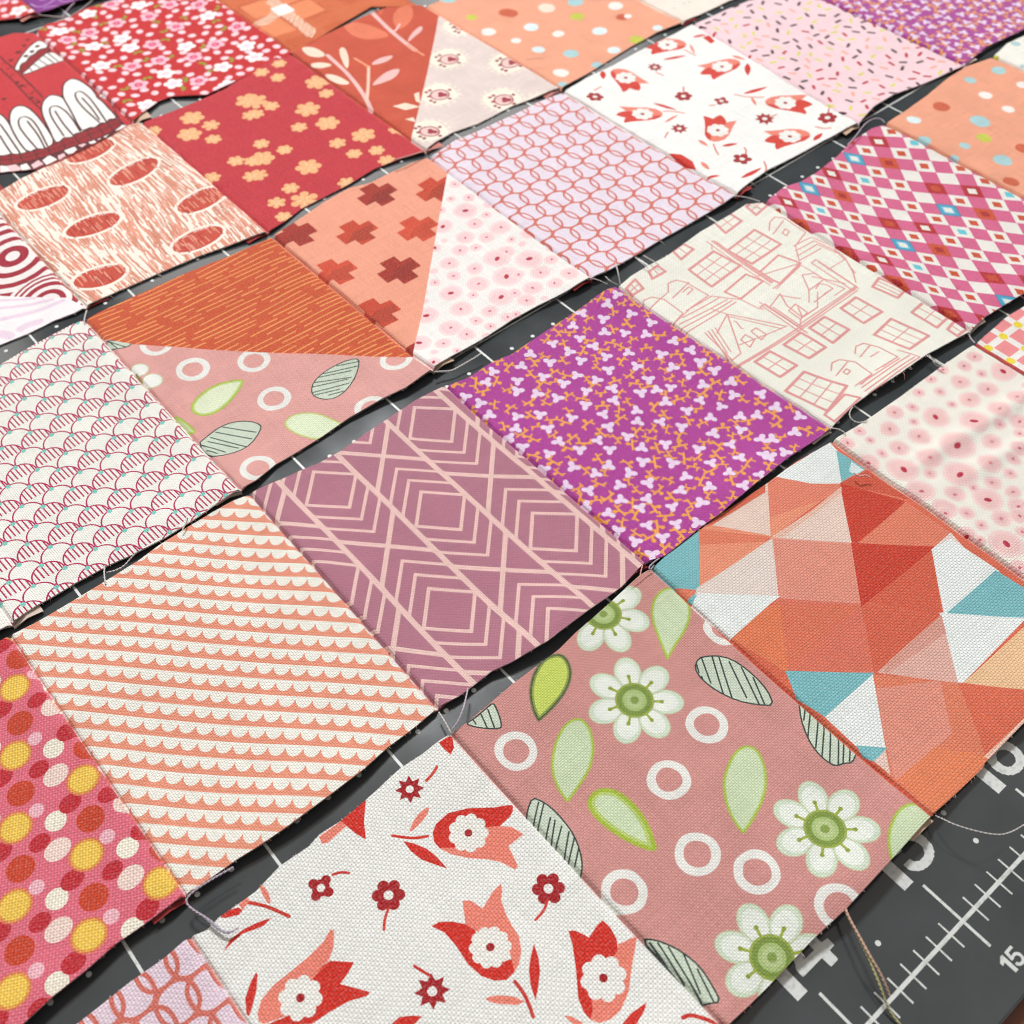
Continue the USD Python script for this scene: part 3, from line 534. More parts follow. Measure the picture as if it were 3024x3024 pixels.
FLW = {(2,1): "790,290 720,360 525,430 900,435 690,475 460,525 1050,500 700,575 850,580 1010,590 310,660 510,620 615,680 880,730 1130,740 1220,640 1350,710 430,720 140,740 70,830 285,800 520,790 710,760 1420,800 1530,860 730,860 940,830 490,900 240,910 390,960 640,935 1030,930 1210,840 1335,895 1650,950 1440,970 40,940 40,1020 190,1040 340,1070 560,1020 760,1000 970,1030 1200,990 1670,1050 1420,1090 1880,1040 770,1090 555,1125 1160,1100 210,1195 450,1220 690,1195 940,1165 1320,1165 1580,1135 1500,1220 1720,1210 40,1210 730,1290 950,1250 1120,1250 1280,1290 270,1300 30,1300 870,1360 650,1390 350,1400 980,1445 1520,1340 1730,1310 1880,1380 1650,1420 1160,1420 1410,1455 740,1460 510,1460 80,1440 280,1490 460,1590 730,1580 990,1550 1210,1560 1500,1560 1720,1520 1900,1500 240,1610 630,1640 890,1635 1640,1630 1310,1665 810,1730 580,1770 410,1730 1030,1710 1270,1770 1490,1740 1750,1730 1870,1650 1020,1830 820,1840 550,1890 970,1900 1210,1890 1430,1860 1090,1010 1850,1200", (2,2): "730,10 1020,100 1240,90 930,220 1140,190 1400,80 800,140 1060,320", (1,1): "1790,870 1740,950 1580,1060 1760,1200 1690,1110 1910,1370", (3,1): "60,1140 240,1210 30,1380 200,1330 20,1510 130,1480"}
def pinwheel(a, c, rng, s=1.0):
    t = rng.uniform(0, 6.28); s *= .84
    for k in range(3):
        th = t + (0, 1.9, 4.1)[k]; a.add(ell((c[0]+.036*s*math.cos(th), c[1]+.036*s*math.sin(th)), .037*s, .029*s, th), (234, 214, 236))
def twig(a, c, rng, s=1.0):
    t = rng.uniform(0, 6.28); e = lambda r, th: (c[0]+r*s*math.cos(t+th), c[1]+r*s*math.sin(t+th))
    Y = (236, 168, 84); s *= .86
    a.add(unary_union([stroke([e(.07, 3.3), c, e(.075, .1)], .025*s, False), stroke([c, e(.05, 1.4)], .027*s, False), stroke([e(.045, .1), e(.075, -.7)], .022*s, False), stroke([e(.045, 3.3), e(.08, 3.9)], .024*s, False), disc(e(.05, 1.4), .024*s, 3)]), Y)
def print_purple(key, pf, x0, x1, y0, y1, seed):
    a = Art(key); rng = np.random.RandomState(seed)
    P = [p for (c, r), s in pf.items() for p in a.q(T(c, r, s))] if pf else []
    if not pf:
        for gx in np.arange(x0, x1, .185):
            for gy in np.arange(y0, y1, .16): P.append(np.array([gx + (.09 if int(round(gy/.16)) % 2 else 0) + rng.uniform(-.03, .03), gy + rng.uniform(-.03, .03)]))
    P = np.array(P); tw = []
    for _ in range(2600):
        c = np.array([rng.uniform(x0, x1), rng.uniform(y0, y1)])
        if np.min(np.hypot(*(P-c).T)) > .075 and (not tw or np.min(np.hypot(*(np.array(tw)-c).T)) > .112): tw.append(c)
    for c in tw: twig(a, c, rng, rng.uniform(.75, 1.05))
    for c in P: pinwheel(a, c, rng, rng.uniform(.95, 1.1))
    return a.l
def print_houses():
    a = Art('B'); z = lambda s: Z(1800, 560, 1100/1092, s); L = (224, 158, 156); Lf = (229, 172, 168)
    def win(s, nx, ny, w=.03):
        p = a.q(z(s)); P = Polygon(p); a.add(P.buffer(.012).difference(P.buffer(-w)), L)
        for k in range(1, nx): a.add(stroke([p[0]+(p[1]-p[0])*k/nx, p[3]+(p[2]-p[3])*k/nx], .012, False), L)
        for k in range(1, ny): a.add(stroke([p[0]+(p[3]-p[0])*k/ny, p[1]+(p[2]-p[1])*k/ny], .012, False), L)
    for s, nx, ny in (("345,178 425,117 503,160 418,218", 3, 3), ("232,235 305,180 385,222 300,285", 3, 3), ("305,95 350,68 388,92 340,128", 2, 2), ("400,50 430,28 465,45 430,75", 2, 2), ("185,180 215,158 247,175 210,205", 2, 1), ("115,240 140,222 165,240 125,262", 2, 1), ("48,290 75,262 100,290 68,312", 2, 2), ("677,348 722,315 800,358 745,392", 2, 2),
        ("585,405 630,372 703,410 655,450", 2, 2), ("510,455 560,418 635,462 585,495", 2, 2), ("425,505 470,473 550,515 500,550", 2, 2), ("775,425 825,378 937,428 880,468", 3, 2), ("515,590 570,533 697,575 640,650", 3, 3), ("770,285 790,258 868,295 845,318", 3, 1), ("885,360 920,330 1000,370 960,405", 2, 2), ("990,410 1010,388 1050,405 1020,430", 2, 1), ("437,245 495,192 560,215 500,275", 1, 1), ("338,300 400,248 450,268 385,320", 1, 1), ("630,660 690,600 735,610 660,680", 1, 1)):
        win(s, nx, ny, .017 if nx*ny > 1 else .012)
    for s in ("300,150 480,270", "306,150 486,268", "312,152 470,262", "285,152 470,280", "490,290 560,222", "372,518 555,405", "380,525 562,409", "555,406 722,290", "560,412 727,295", "550,400 720,284", "612,212 730,290", "300,160 300,175", "380,455 520,400", "350,372 505,408", "440,330 575,418", "610,345 610,300", "660,310 690,290", "585,295 585,330", "640,270 690,290", "560,400 560,380", "240,345 180,400", "172,300 150,320", "345,365 300,350", "640,160 700,190", "655,175 690,205", "385,322 440,350", "440,345 455,335", "545,165 556,208", "300,410 345,480", "310,405 355,475", "770,540 720,575", "120,360 180,390", "215,362 180,400", "845,490 800,520", "200,420 150,380", "690,205 640,235", "560,220 610,250"): a.line(z(s), .0125, L, False)
    for s in ("555,404 720,286 724,290 558,410", "372,517 555,401 559,406 376,523", "296,150 306,150 484,268 474,276"): a.poly(z(s), Lf)
    for s in ("468,120 470,95 485,80 515,85 575,125 545,165", "480,130 510,90", "507,128 515,115 527,122 519,135 507,128", "540,165 590,140 640,160", "545,180 600,150 655,175", "550,195 610,160 665,185", "556,208 620,172", "660,175 690,200 715,245 722,272", "172,300 172,275 195,265 225,272 290,310", "185,318 232,272", "290,310 240,345", "300,312 345,318 385,322", "225,355 300,312", "215,375 320,318", "205,395 345,322", "200,412 360,325", "225,420 370,330",
        "98,350 100,325 125,315 160,322 215,362", "105,360 150,318", "455,335 580,420", "448,342 575,430", "592,215 605,205 725,285 715,297 592,215", "345,365 515,400", "345,365 385,480", "345,365 315,420", "385,480 360,500 280,420", "290,415 350,500", "385,440 398,425 425,440 412,462 385,440", "415,415 430,405 460,425 445,440 415,415", "365,385 372,388 385,405 392,408", "470,345 500,305 520,340", "500,310 560,320", "520,340 565,375 610,345", "480,345 560,400", "525,355 545,335 580,360 560,380 525,355", "552,345 565,372",
        "565,250 585,295 630,262", "565,250 600,245 640,270", "605,290 615,275 640,280 655,290 630,305", "595,255 690,275", "720,480 722,460 745,450 790,462 845,490", "735,490 765,455", "650,530 652,508 675,498 720,505 770,540", "665,545 700,502", "685,535 695,525 706,532 697,542 685,535", "765,490 790,475", "740,580 880,485", "750,590 895,490", "735,570 850,495", "760,598 910,490", "845,470 910,490", "845,490 780,530", "770,540 740,570", "430,255 560,215", "500,275 480,290", "215,300 232,285 245,292 228,308", "455,335 440,345 450,352", "640,300 600,330", "700,220 720,245"):
        a.line(z(s), .0145, L, False)
    return a.l
def print_checker():
    a = Art('B'); WH = (236, 232, 226); OR = (206, 86, 48); DR = (184, 32, 40); BL = (76, 164, 196); TE = (104, 200, 214)
    rows = [['RW', 'O', 'B', 'O'], ['O', 'OR', 'O', 'T'], ['O', 'W', 'O', 'W'], ['W', 'DR', 'W', 'O']]
    def dia(c, s=1.0): hx = (.112-.0033*k)*s; return Polygon([(c[0]-hx, c[1]), (c[0], c[1]+.1475*s), (c[0]+hx, c[1]), (c[0], c[1]-.1475*s)])
    for k in range(-3, 14):
        for r in range(-2, 11):
            x = 8.815 - .2245*k + .0033*k*k; y = 1.945 - .2975*r + .058*(x-8.8); c = (x, y); m_ = rows[r % 4][k % 4]
            if m_ == 'O': a.add(dia(c), WH); a.add(dia(c, .46), OR)
            if m_ == 'W': a.add(dia(c), WH)
            if m_ == 'T': a.add(dia(c), WH); a.add(dia(c, .44), TE)
            if m_ == 'RW': a.add(dia(c), DR); a.add(dia(c, .45), WH)
            if m_ == 'B': a.add(dia(c, 1.08), (92, 116, 160)); a.add(dia(c), BL); a.add(dia(c, .6), (140, 205, 222)); a.add(dia(c, .42), WH)
            if m_ == 'OR': a.add(dia(c), OR); a.add(dia(c, .45), (178, 30, 34))
            if m_ == 'DR': a.add(dia(c), DR); a.add(dia(c, .5), (200, 78, 46))
    return a.l
def dots_print(key, lst, seed=1):
    a = Art(key); C = dict(lb=(176, 212, 216), w=(246, 240, 234), c=(250, 226, 210), ru=(210, 102, 66), li=(204, 206, 84), wb=(226, 240, 242))
    rng = np.random.RandomState(seed)
    for px, k, r in lst:
        c = a.q(px)[0]; P = [(c[0]+r*rng.uniform(.9, 1.08)*math.cos(t), c[1]+r*rng.uniform(.9, 1.08)*math.sin(t)) for t in np.linspace(0, 6.283, 11)[:-1]]
        g = blobp(P); a.add(g, tuple(.8*np.array(C[k])+.2*np.array((238, 170, 140)))); a.add(g.buffer(-.012), C[k])
    return a.l
def dsp(f, s): return [(f('%s,%s' % tuple(q.split(',')[:2])), q.split(',')[2], float(q.split(',')[3])) for q in s.split()]
DOT_B = dsp(lambda s: T(3,0,s), "1740,530,lb,.09 1525,605,lb,.075 1640,720,w,.085 1310,805,ru,.1 1815,825,w,.075 1600,915,lb,.115 1100,905,wb,.085 1180,1055,lb,.078 1630,1040,li,.09 1485,1100,lb,.065 1770,1210,lb,.105 1930,1120,ru,.09 1835,1370,ru,.09 1400,1215,lb,.055 1920,640,w,.07")
DOT_D = dsp(lambda s: T(2,0,s), "260,60,c,.12 480,15,lb,.11 780,45,w,.1 495,125,li,.1 -10,100,ru,.1 830,130,ru,.08 875,122,w,.055 145,205,wb,.1 660,235,wb,.1 350,255,w,.08 1100,210,wb,.07 940,300,li,.1 30,305,w,.07 200,375,wb,.085 445,405,lb,.1 770,380,wb,.085 640,490,lb,.07 370,550,w,.1 380,635,lb,.06") + dsp(lambda s: T(1,0,s), "1455,-10,lb,.11 1630,130,li,.075 1755,240,w,.1 1890,95,ru,.1")
def print_polka():
    a = Art('B'); f = lambda s: a.q(T(0,3,s))[0]; Y = f("115,450")
    OFF = [('y', Y, .094), ('o', f("155,760") - (f("115,450")-Y), .092), ('c', f("300,565"), .064), ('w', f("420,400"), .072), ('p', f("435,615"), .08), ('l', f("275,320"), .05), ('c', f("530,265"), .07)]
    va, vb = np.array([.4965, .006]), np.array([-.2265, -.4855])
    C = dict(o=(204, 74, 44), c=(196, 44, 58), w=(240, 232, 216), p=(240, 216, 206), l=(238, 186, 196))
    for i in range(-6, 7):
        for j in range(-5, 6):
            for k, c, r in OFF:
                c = np.array(c)+va*i+vb*j; 
                if not (-3.6 < c[0] < -.7 and -.9 < c[1] < 2.4): continue
                if k == 'y':
                    for rr, cc in ((r+.022, (222, 128, 96)), (r+.01, (228, 164, 78)), (r-.004, (240, 202, 92))): a.add(disc(c, rr, 8), cc)
                elif k in 'pc': a.add(ell(c, r*1.12, r*.92, .1), C[k])
                else: a.add(disc(c, r, 7), C[k])
    return a.l
def print_sprinkles():
    a = Art('C'); rng = np.random.RandomState(5); P = []
    (t0, b0), (t1, b1) = ROWS['C']['seams'][6], ROWS['C']['seams'][7]
    for _ in range(9000):
        c = np.array([rng.uniform(8.8, 11.2), rng.uniform(2.1, 5.0)])
        if not P or np.min(np.hypot(*(np.array(P)-c).T)) > .128: P.append(c)
    for c in P:
        t = rng.uniform(0, 3.14); d = np.array([math.cos(t), math.sin(t)])*.034
        k = rng.choice(4, p=[.38, .22, .24, .16]); a.add(stroke([c-d, c+d], .036, False), [(84, 30, 46), (196, 44, 62), (222, 218, 112), (242, 178, 156)][k])
    return a.l
def print_strokes():
    a = Art('D'); rng = np.random.RandomState(9); ov = []
    for p, q, f in (("510,1215", "845,1060", (0,0)), ("840,1390", "1180,1200", (0,0)), ("135,1565", "510,1420", (0,0)), ("1345,1590", "1690,1440", (0,0)), ("500,1770", "900,1625", (0,0)), ("1310,1890", "1675,1720", (0,0)), ("560,220", "945,90", (0,1))):
        A_, B_ = a.q(T(*f, p))[0], a.q(T(*f, q))[0]; c = (A_+B_)/2; d = B_-A_; ov.append((ell(c, np.linalg.norm(d)/2, .15, math.atan2(d[1], d[0])), c, d))
    halo = unary_union([o[0].buffer(.035) for o in ov]); shapely.prepare(halo)
    for _ in range(2600):
        c = np.array([rng.uniform(.8, 3.1), rng.uniform(4.8, 7.7)]); L = rng.uniform(.1, .34); t = 1.5708 + .12*math.sin(c[0]*2.3+c[1]) + rng.uniform(-.06, .06)
        d = np.array([math.cos(t), math.sin(t)])*L/2
        if rng.uniform() < .1 + .5*(.5+.5*math.sin(7.1*c[0]+5*math.sin(3.1*c[1]))): continue
        g = stroke([c-d, c+(rng.uniform(-.01, .01), 0), c+d], rng.uniform(.009, .019), False).difference(halo); a.add(g, tuple(np.array((226, 156, 132))+rng.uniform(-14, 14)))
    for e, c, d in ov:
        a.add(e, (206, 84, 64))
        for _ in range(26):
            s, n = rng.uniform(-.48, .48), rng.uniform(-.09, .09); p = c + d*s + np.array([-d[1], d[0]])/np.linalg.norm(d)*n
            a.add(stroke([p-(0, rng.uniform(.03, .09)), p+(.005, rng.uniform(.03, .09))], .013, False).intersection(e.buffer(.02)), (232, 160, 138) if rng.uniform() < .7 else (184, 58, 46))
        for k in range(24):
            p = c + d*((k+.5)/24-.5)*1.0; 
            if rng.uniform() < .5: a.add(stroke([p+(0, .10), p+(0, .2)], .010, False).intersection(e.buffer(.03)).difference(e.buffer(-.03)), (248, 232, 220))
    return a.l
def print_blossoms():
    a = Art('D'); rng = np.random.RandomState(2)
    big = {(1,0): "460,620 390,825 540,930 50,1195 810,1020 395,1260 365,1510 -10,765", (0,0): "1450,890 1430,1015 1870,760"}
    small = {(1,0): "175,480 40,545 165,585 530,705 115,800 325,960 0,860 215,1130 40,1085 615,1080 740,1160 910,1135 985,1210 260,1420 685,1380 155,1530 210,1635 20,1320 1060,990", (0,0): "1590,945 1610,1050 1160,990 1890,870 1905,1215 1900,1330 1600,1340 1780,1215"}
    for D, r, n in ((big, .145, 6), (small, .098, 6)):
        for (c, rr), s in D.items():
            for p in a.q(T(c, rr, s)):
                g = rosette(p, n, r*rng.uniform(.93, 1.07), r*.33, rng.uniform(0, 6), r*.55); a.add(g, (242, 186, 136))
                for k in range(5): th = k*1.257+rng.uniform(0, .5); a.add(stroke([p+np.array([math.cos(th), math.sin(th)])*r*.2, p+np.array([math.cos(th), math.sin(th)])*r*.55], .014, False), (250, 212, 166))
    return a.l
def print_orange_leaf():
    a = Art('D'); z = lambda s: Z(560, 0, 740/1092, s); PE, CR, PI_ = (230, 130, 96), (248, 226, 206), (242, 196, 192)
    a.poly(z("660,110 700,95 780,105 890,155 800,175 720,165"), PE, True); a.poly(z("880,85 900,40 950,10 980,50 960,100 910,135"), PE, True); a.line(z("830,60 850,25 900,0"), .02, PE)
    a.line(z("790,50 870,130 950,195 985,220"), .055, PI_); a.line(z("950,195 985,220 1020,240"), .03, (238, 160, 120)); a.poly(z("945,190 965,145 1010,108 1018,130 980,160"), PI_, True); a.line(z("870,130 895,140 915,105"), .03, PI_)
    a.line(z("600,240 700,330 770,430 792,485"), .052, PI_); a.line(z("772,440 778,380 780,290"), .035, (244, 208, 186)); a.line(z("780,292 750,272 718,254"), .028, (240, 170, 130))
    for s in ("480,205 540,203 602,240 560,252 510,242", "515,278 580,270 632,285 560,304", "575,323 640,325 712,367 650,372", "648,213 675,203 695,250 690,308 665,270"): a.poly(z(s), CR, True)
    for s in ("782,287 820,253 897,237 860,272", "782,377 850,313 922,293 900,337 840,362"): a.poly(z(s), PI_, True)
    for s in ("885,462 940,448 1005,465 940,480", "938,520 975,510 985,532", "978,410 1000,400 1005,450 985,440"): a.poly(z(s), CR)
    a.poly(z("865,562 900,560 938,590 890,588"), (240, 190, 150))
    return a.l
def print_medallions():
    a = Art('D'); z = lambda s: Z(1250, 0, 400/1717, s)
    for s in ("490,330", "310,745", "1085,790", "190,1195", "1000,1260", "60,1660", "1300,370", "1560,800", "820,1700", "-90,290", "1500,1330"):
        c = a.q(z(s))[0]; CRM, RD = (246, 240, 224), (170, 54, 72)
        a.add(blobp([(c[0]+dx_*.21, c[1]+dy_*.21) for dx_, dy_ in ((1, .15), (.85, .85), (0, 1.05), (-.85, .85), (-1.05, 0), (-.85, -.85), (0, -1), (.85, -.85))]), CRM)
        for k in range(18): th = k*math.pi/9; a.add(disc((c[0]+.245*math.cos(th), c[1]+.245*math.sin(th)), .019, 3), (242, 234, 218))
        b = (c[0]+.005, c[1]-.02); a.add(ring(b, .115, .098), RD); a.add(ring(b, .098, .02), (242, 208, 202))
        a.add(unary_union([disc((b[0]+.025, b[1]+.016), .032, 3), disc((b[0]-.004, b[1]-.022), .032, 3), disc((b[0]+.042, b[1]-.036), .036, 3)]), RD)
        for th, r in ((1.75, .15), (2.1, .165), (3.35, .155), (3.7, .165), (2.72, .125), (.05, .15), (-1.3, .145)): a.add(disc((b[0]+r*math.cos(th), b[1]+r*math.sin(th)), .023, 3), RD)
    return a.l
def print_red_floral(key, seed, flowers, pinks, leaves, x0, x1, y0, y1):
    a = Art(key); rng = np.random.RandomState(seed); P = []
    GR = (150, 168, 52)
    for s in leaves:
        p = a.q(s)[0]; t = rng.uniform(0, 3.1)
        for k in (-1, 1): a.add(ell((p[0]+.03*k*math.cos(t), p[1]+.03*k*math.sin(t)), .036, .021, t+.9*k), GR)
        P.append((p, .085))
    F_ = [(a.q(s)[0], 0) for s in flowers] + [(a.q(s)[0], 1) for s in pinks]
    for p, k in F_: P.append((p, .135))
    cs, ds = np.array([q[0] for q in P]) if P else np.zeros((1, 2))+99, np.array([q[1] for q in P]) if P else np.zeros(1)
    dots = []
    for _ in range(5000):
        c = np.array([rng.uniform(x0, x1), rng.uniform(y0, y1)])
        if np.all(np.hypot(*(cs-c).T) > ds) and (not dots or np.min(np.hypot(*(np.array(dots)-c).T)) > .135): dots.append(c)
    for c in dots: a.add(ell(c, .053, .043, rng.uniform(0, 3)), (246, 206, 214)); a.add(disc(c, .03, 3), (250, 224, 228))
    for p, k in F_:
        t = rng.uniform(0, 6); a.add(rosette(p, 5, .118, .046, t, .06), (246, 196, 210) if k else (252, 246, 244)); a.add(disc(p, .05, 4), (226, 90, 130) if k else (250, 222, 230))
        if k: a.add(disc(p, .02, 3), (240, 150, 175))
    return a.l
def print_cake():
    a = Art('E'); z = lambda s: Z(0, 0, 400/1486, s); D, WH, DR, PK = (84, 26, 32), (250, 246, 242), (160, 28, 40), (246, 208, 212)
    for s in ("0,620 170,770 330,920 470,1070", "0,750 150,890 300,1060 450,1200", "940,870 1060,1010 1200,1090 1330,1350", "1090,1010 1250,1140 1440,1340"): a.line(z(s), .022, (128, 24, 34))
    for s in ("30,700 60,690", "80,760 120,740", "110,840 150,810", "270,960 300,930", "330,1040 370,1000", "390,1100 420,1080"): a.line(z(s), .018, (128, 24, 34))
    for s in ("305,437", "265,500", "195,575", "120,660", "215,572", "45,1085", "190,905", "240,940", "350,1075", "420,1120"): a.add(disc(a.q(z(s))[0], .028, 3), (110, 22, 32))
    def shape(s, c, w=.02): g = PG(chaikin(a.q(z(s)), 1)); a.add(g.buffer(w), D); a.add(g, c)
    shape("160,770 190,690 260,590 350,490 450,440 540,520 430,545 400,590 330,620 300,680 240,700 225,765", WH); shape("225,765 240,700 300,680 330,620 400,590 430,545 530,530 545,560 470,620 400,670 330,740 250,800", DR); shape("240,815 300,770 360,710 430,650 540,560 700,650 680,670 520,710 340,790", WH)
    for s in ("320,745 350,775", "370,700 440,745", "430,655 520,715", "480,610 590,690", "520,580 640,675"): a.line(z(s), .014, D)
    for s in ("285,615", "350,565", "408,508"): a.add(disc(a.q(z(s))[0], .03, 3), D)
    a.poly(z("0,1800 240,1760 480,1700 700,1620 860,1560 1000,1520 1200,1440 1340,1340 1420,1400 1200,1520 900,1640 600,1780 300,1890 0,1930"), (104, 24, 34))
    for s, c in (("1180,1440 1240,1400 1330,1370 1420,1380 1290,1430", WH), ("1100,1490 1140,1455 1195,1470 1160,1510", WH), ("1050,1520 1080,1500 1110,1520 1080,1535", PK), ("945,1550 1000,1510 1060,1560 1000,1580", WH), ("845,1590 880,1560 950,1580 900,1615", PK), ("705,1660 730,1625 820,1610 845,1640 800,1680 750,1690", WH), ("630,1710 700,1680 720,1710 650,1755", PK), ("465,1760 540,1700 630,1750 510,1810", WH), ("340,1810 420,1755 480,1800 370,1850", PK), ("220,1815 290,1790 340,1850 240,1880", WH), ("70,1820 150,1790 240,1850 200,1880 100,1890", PK), ("0,1820 60,1810 110,1870 0,1910", WH)): a.poly(z(s), c)
    shape("0,1720 130,1690 230,1690 400,1650 520,1610 640,1570 800,1500 900,1450 1040,1400 1180,1340 1290,1310 1340,1360 1200,1460 1000,1540 860,1580 700,1640 480,1720 240,1780 0,1820", DR)
    a.line(z("0,1760 240,1735 480,1670 700,1600 900,1510 1100,1430 1300,1340"), .016, (104, 20, 30))
    for s in ("110,1700 130,1800", "220,1700 260,1780", "380,1660 420,1750", "520,1620 560,1690", "690,1560 720,1640", "820,1500 880,1580", "960,1440 1010,1530", "1080,1390 1150,1490", "1180,1350 1240,1430"): a.line(z(s), .016, (104, 20, 30), False)
    shape("0,1255 60,1310 130,1420 230,1560 310,1660 190,1690 130,1680 40,1705 -40,1700 -40,1260", WH)
    shape("110,1330 120,1230 160,1180 220,1160 300,1180 400,1270 500,1400 600,1560 490,1630 400,1625 310,1668 220,1560 140,1420", WH)
    shape("460,1190 480,1110 540,1050 600,1045 680,1070 760,1150 850,1270 960,1400 930,1425 880,1450 820,1460 790,1500 740,1505 700,1500 640,1560 600,1540 540,1400 480,1280", WH)
    shape("695,1010 700,930 750,880 800,865 880,890 980,960 1040,1030 1060,1080 1100,1100 1270,1280 1260,1300 1190,1300 1170,1345 1100,1340 1040,1395 990,1390 930,1420 890,1420 780,1200 700,1070", WH)
    for s in ("1170,1340 1010,1100 900,1000 840,1005 820,1040 850,1110 930,1200 1090,1340", "900,1075 1000,1180 1090,1310", "880,1440 760,1250 640,1160 560,1165 540,1210 570,1300 700,1490", "605,1220 700,1370 800,1480", "520,1600 400,1360 300,1275 220,1285 195,1340 230,1430 400,1625", "300,1330 420,1480 490,1620", "0,1360 100,1500 220,1680", "0,1490 60,1590 130,1690"): a.line(z(s), .02, D)
    shape("1090,1040 1105,1020 1125,1060 1110,1075", WH, .01); shape("1120,1060 1140,1040 1160,1065 1135,1085", WH, .01)
    return a.l
def print_plaid():
    a = Art('E'); z = lambda q: Z(560, 0, 740/1092, q); rng = np.random.RandomState(4)
    o = a.q(z("405,42"))[0]; LT, MID, CRM = (234, 146, 100), (218, 120, 72), (250, 230, 208)
    def band(c, u, n, w, L, col, dens=.026, wid=.014):
        for t in np.arange(-L, L, dens):
            k = w*rng.uniform(.7, 1.05); p = c+u*t
            a.add(stroke([p-n*k+u*.05, p+n*k-u*.05], wid, False), col)
    X, Y = np.array([1., 0]), np.array([0, 1.])
    for k in (-2, -1, 0, 1, 2):
        band(o+X*.56*k, Y, X, .14, 1.8, MID); band(o+Y*.56*k, X, Y, .14, 1.8, MID)
        for m_ in (-2, -1, 0, 1): c = o+X*.56*(k+.5)+Y*.56*(m_+.5); 
    for q in ("310,38", "500,40", "372,122", "440,-25"):
        c = a.q(z(q))[0]; a.add(box(c[0]-.17, c[1]-.17, c[0]+.17, c[1]+.17).buffer(.02), LT)
    for p, q in (("300,108", "390,55"), ("420,55", "545,155"), ("350,0", "395,30")):
        A_, B_ = a.q(z(p))[0], a.q(z(q))[0]; u = (B_-A_)/np.linalg.norm(B_-A_); n = np.array([-u[1], u[0]])
        band((A_+B_)/2, u, n, .085, np.linalg.norm(B_-A_)/2, CRM, .042, .018)
    a.add(box(o[0]-.1, o[1]-.1, o[0]+.1, o[1]+.1).buffer(.015), (253, 248, 242))
    return a.l
def print_stripes():
    a = Art('C'); rng = np.random.RandomState(8); C = (240, 164, 98); d = a.q(T(0,1,"1932,240"))[0]-a.q(T(0,1,"1180,590"))[0]; an = math.atan2(d[1], d[0])
    o = a.q(T(1,1,"0,400"))[0]; u = np.array([math.cos(an), math.sin(an)]); n = np.array([-u[1], u[0]])
    for k in range(-34, 30):
        s = -2.2
        while s < 1.6:
            L = rng.uniform(.1, .7); P = []
            for q in np.arange(s, s+L+.01, .06):
                bend = -.16*max(0, (q-.35))**1.6
                P.append(o + u*q + n*(k*.062 + .01*math.sin(q*4+k) + bend))
            if len(P) > 1: a.add(stroke(P, rng.uniform(.011, .017), False), C)
            s += L + rng.uniform(.03, .12 + (.1 if k % 3 == 0 else 0))
    return a.l
def print_crosses():
    a = Art('C'); o = a.q(T(1,0,"765,1755"))[0]; v1, v2 = np.array([.53, .39]), np.array([.49, -.36]); rng = np.random.RandomState(1)
    for i in range(-4, 5):
        for j in range(-4, 5):
            c = o+v1*i+v2*j; 
            if not (2.6 < c[0] < 5.3 and 2 < c[1] < 5.1): continue
            k = [(204, 76, 46), (214, 84, 54), (172, 52, 34)][(i*2+j) % 3]
            h, w = .2, .088
            g = unary_union([box(c[0]-h, c[1]-w, c[0]+h, c[1]+w), box(c[0]-w, c[1]-h, c[0]+w, c[1]+h)]); a.add(g, k)
            a.add(PG([c+(-h, -w), c+(w, -h), c+(h, w*.2), c+(-.02, .03)]).intersection(g), tuple(np.array(k)*rng.uniform(.88, .97)))
    return a.l
def print_grid_dots():
    a = Art('A'); z = lambda s: Z(2724, 820, 300/1932, s); o = a.q(z("1255,1340"))[0]; v1, v2 = np.array([.24, .006]), np.array([.006, -.226])
    for i in range(-3, 14):
        for j in range(-10, 6):
            c = o+v1*i+v2*j; q = c+(v1+v2)/2; a.add(box(q[0]-.085, q[1]-.08, q[0]+.085, q[1]+.08), (238, 150, 152)); a.add(disc(c, .042, 4), (240, 218, 62))
    t, b = ROWS['A']['seams'][5]; a.add(Polygon([t+(-.05, .3), t+(.03, .3), b+(.03, -.3), b+(-.05, -.3)]), (204, 92, 92))
    return a.l
def print_swirl():
    a = Art('D'); z = lambda s: Z(0, 600, 300/1159, s); C = (172, 28, 58)
    c = a.q(z("145,603"))[0]
    for ro, ri in ((1.0, .94), (.88, .83), (.76, .70), (.63, .565), (.49, .42), (.33, .255), (.165, .075)):
        a.add(ell(c, ro, ro*.92, .4).difference(ell(c, ri, ri*.92, .4)), C)
    e = a.q(z("560,1130"))[0]; a.add(disc(e, .42), (246, 238, 236))
    for ro, ri in ((.42, .395), (.365, .335), (.30, .24), (.18, .12)): a.add(ell(e, ro, ro*.9, .8).difference(ell(e, ri, ri*.9, .8)), C)
    return a.l
def print_pale_swirl():
    a = Art('D'); z = lambda s: Z(0, 600, 300/1159, s); C = (240, 220, 234)
    for s, w in (("-60,1115 0,1110 400,1085", .03), ("-60,1205 0,1200 350,1160 600,1095", .04), ("-60,1340 0,1330 400,1240 720,1110", .05), ("230,1440 320,1390 450,1350", .08), ("-20,1490 60,1495 110,1515", .1)): a.line(z(s), w, C)
    return a.l

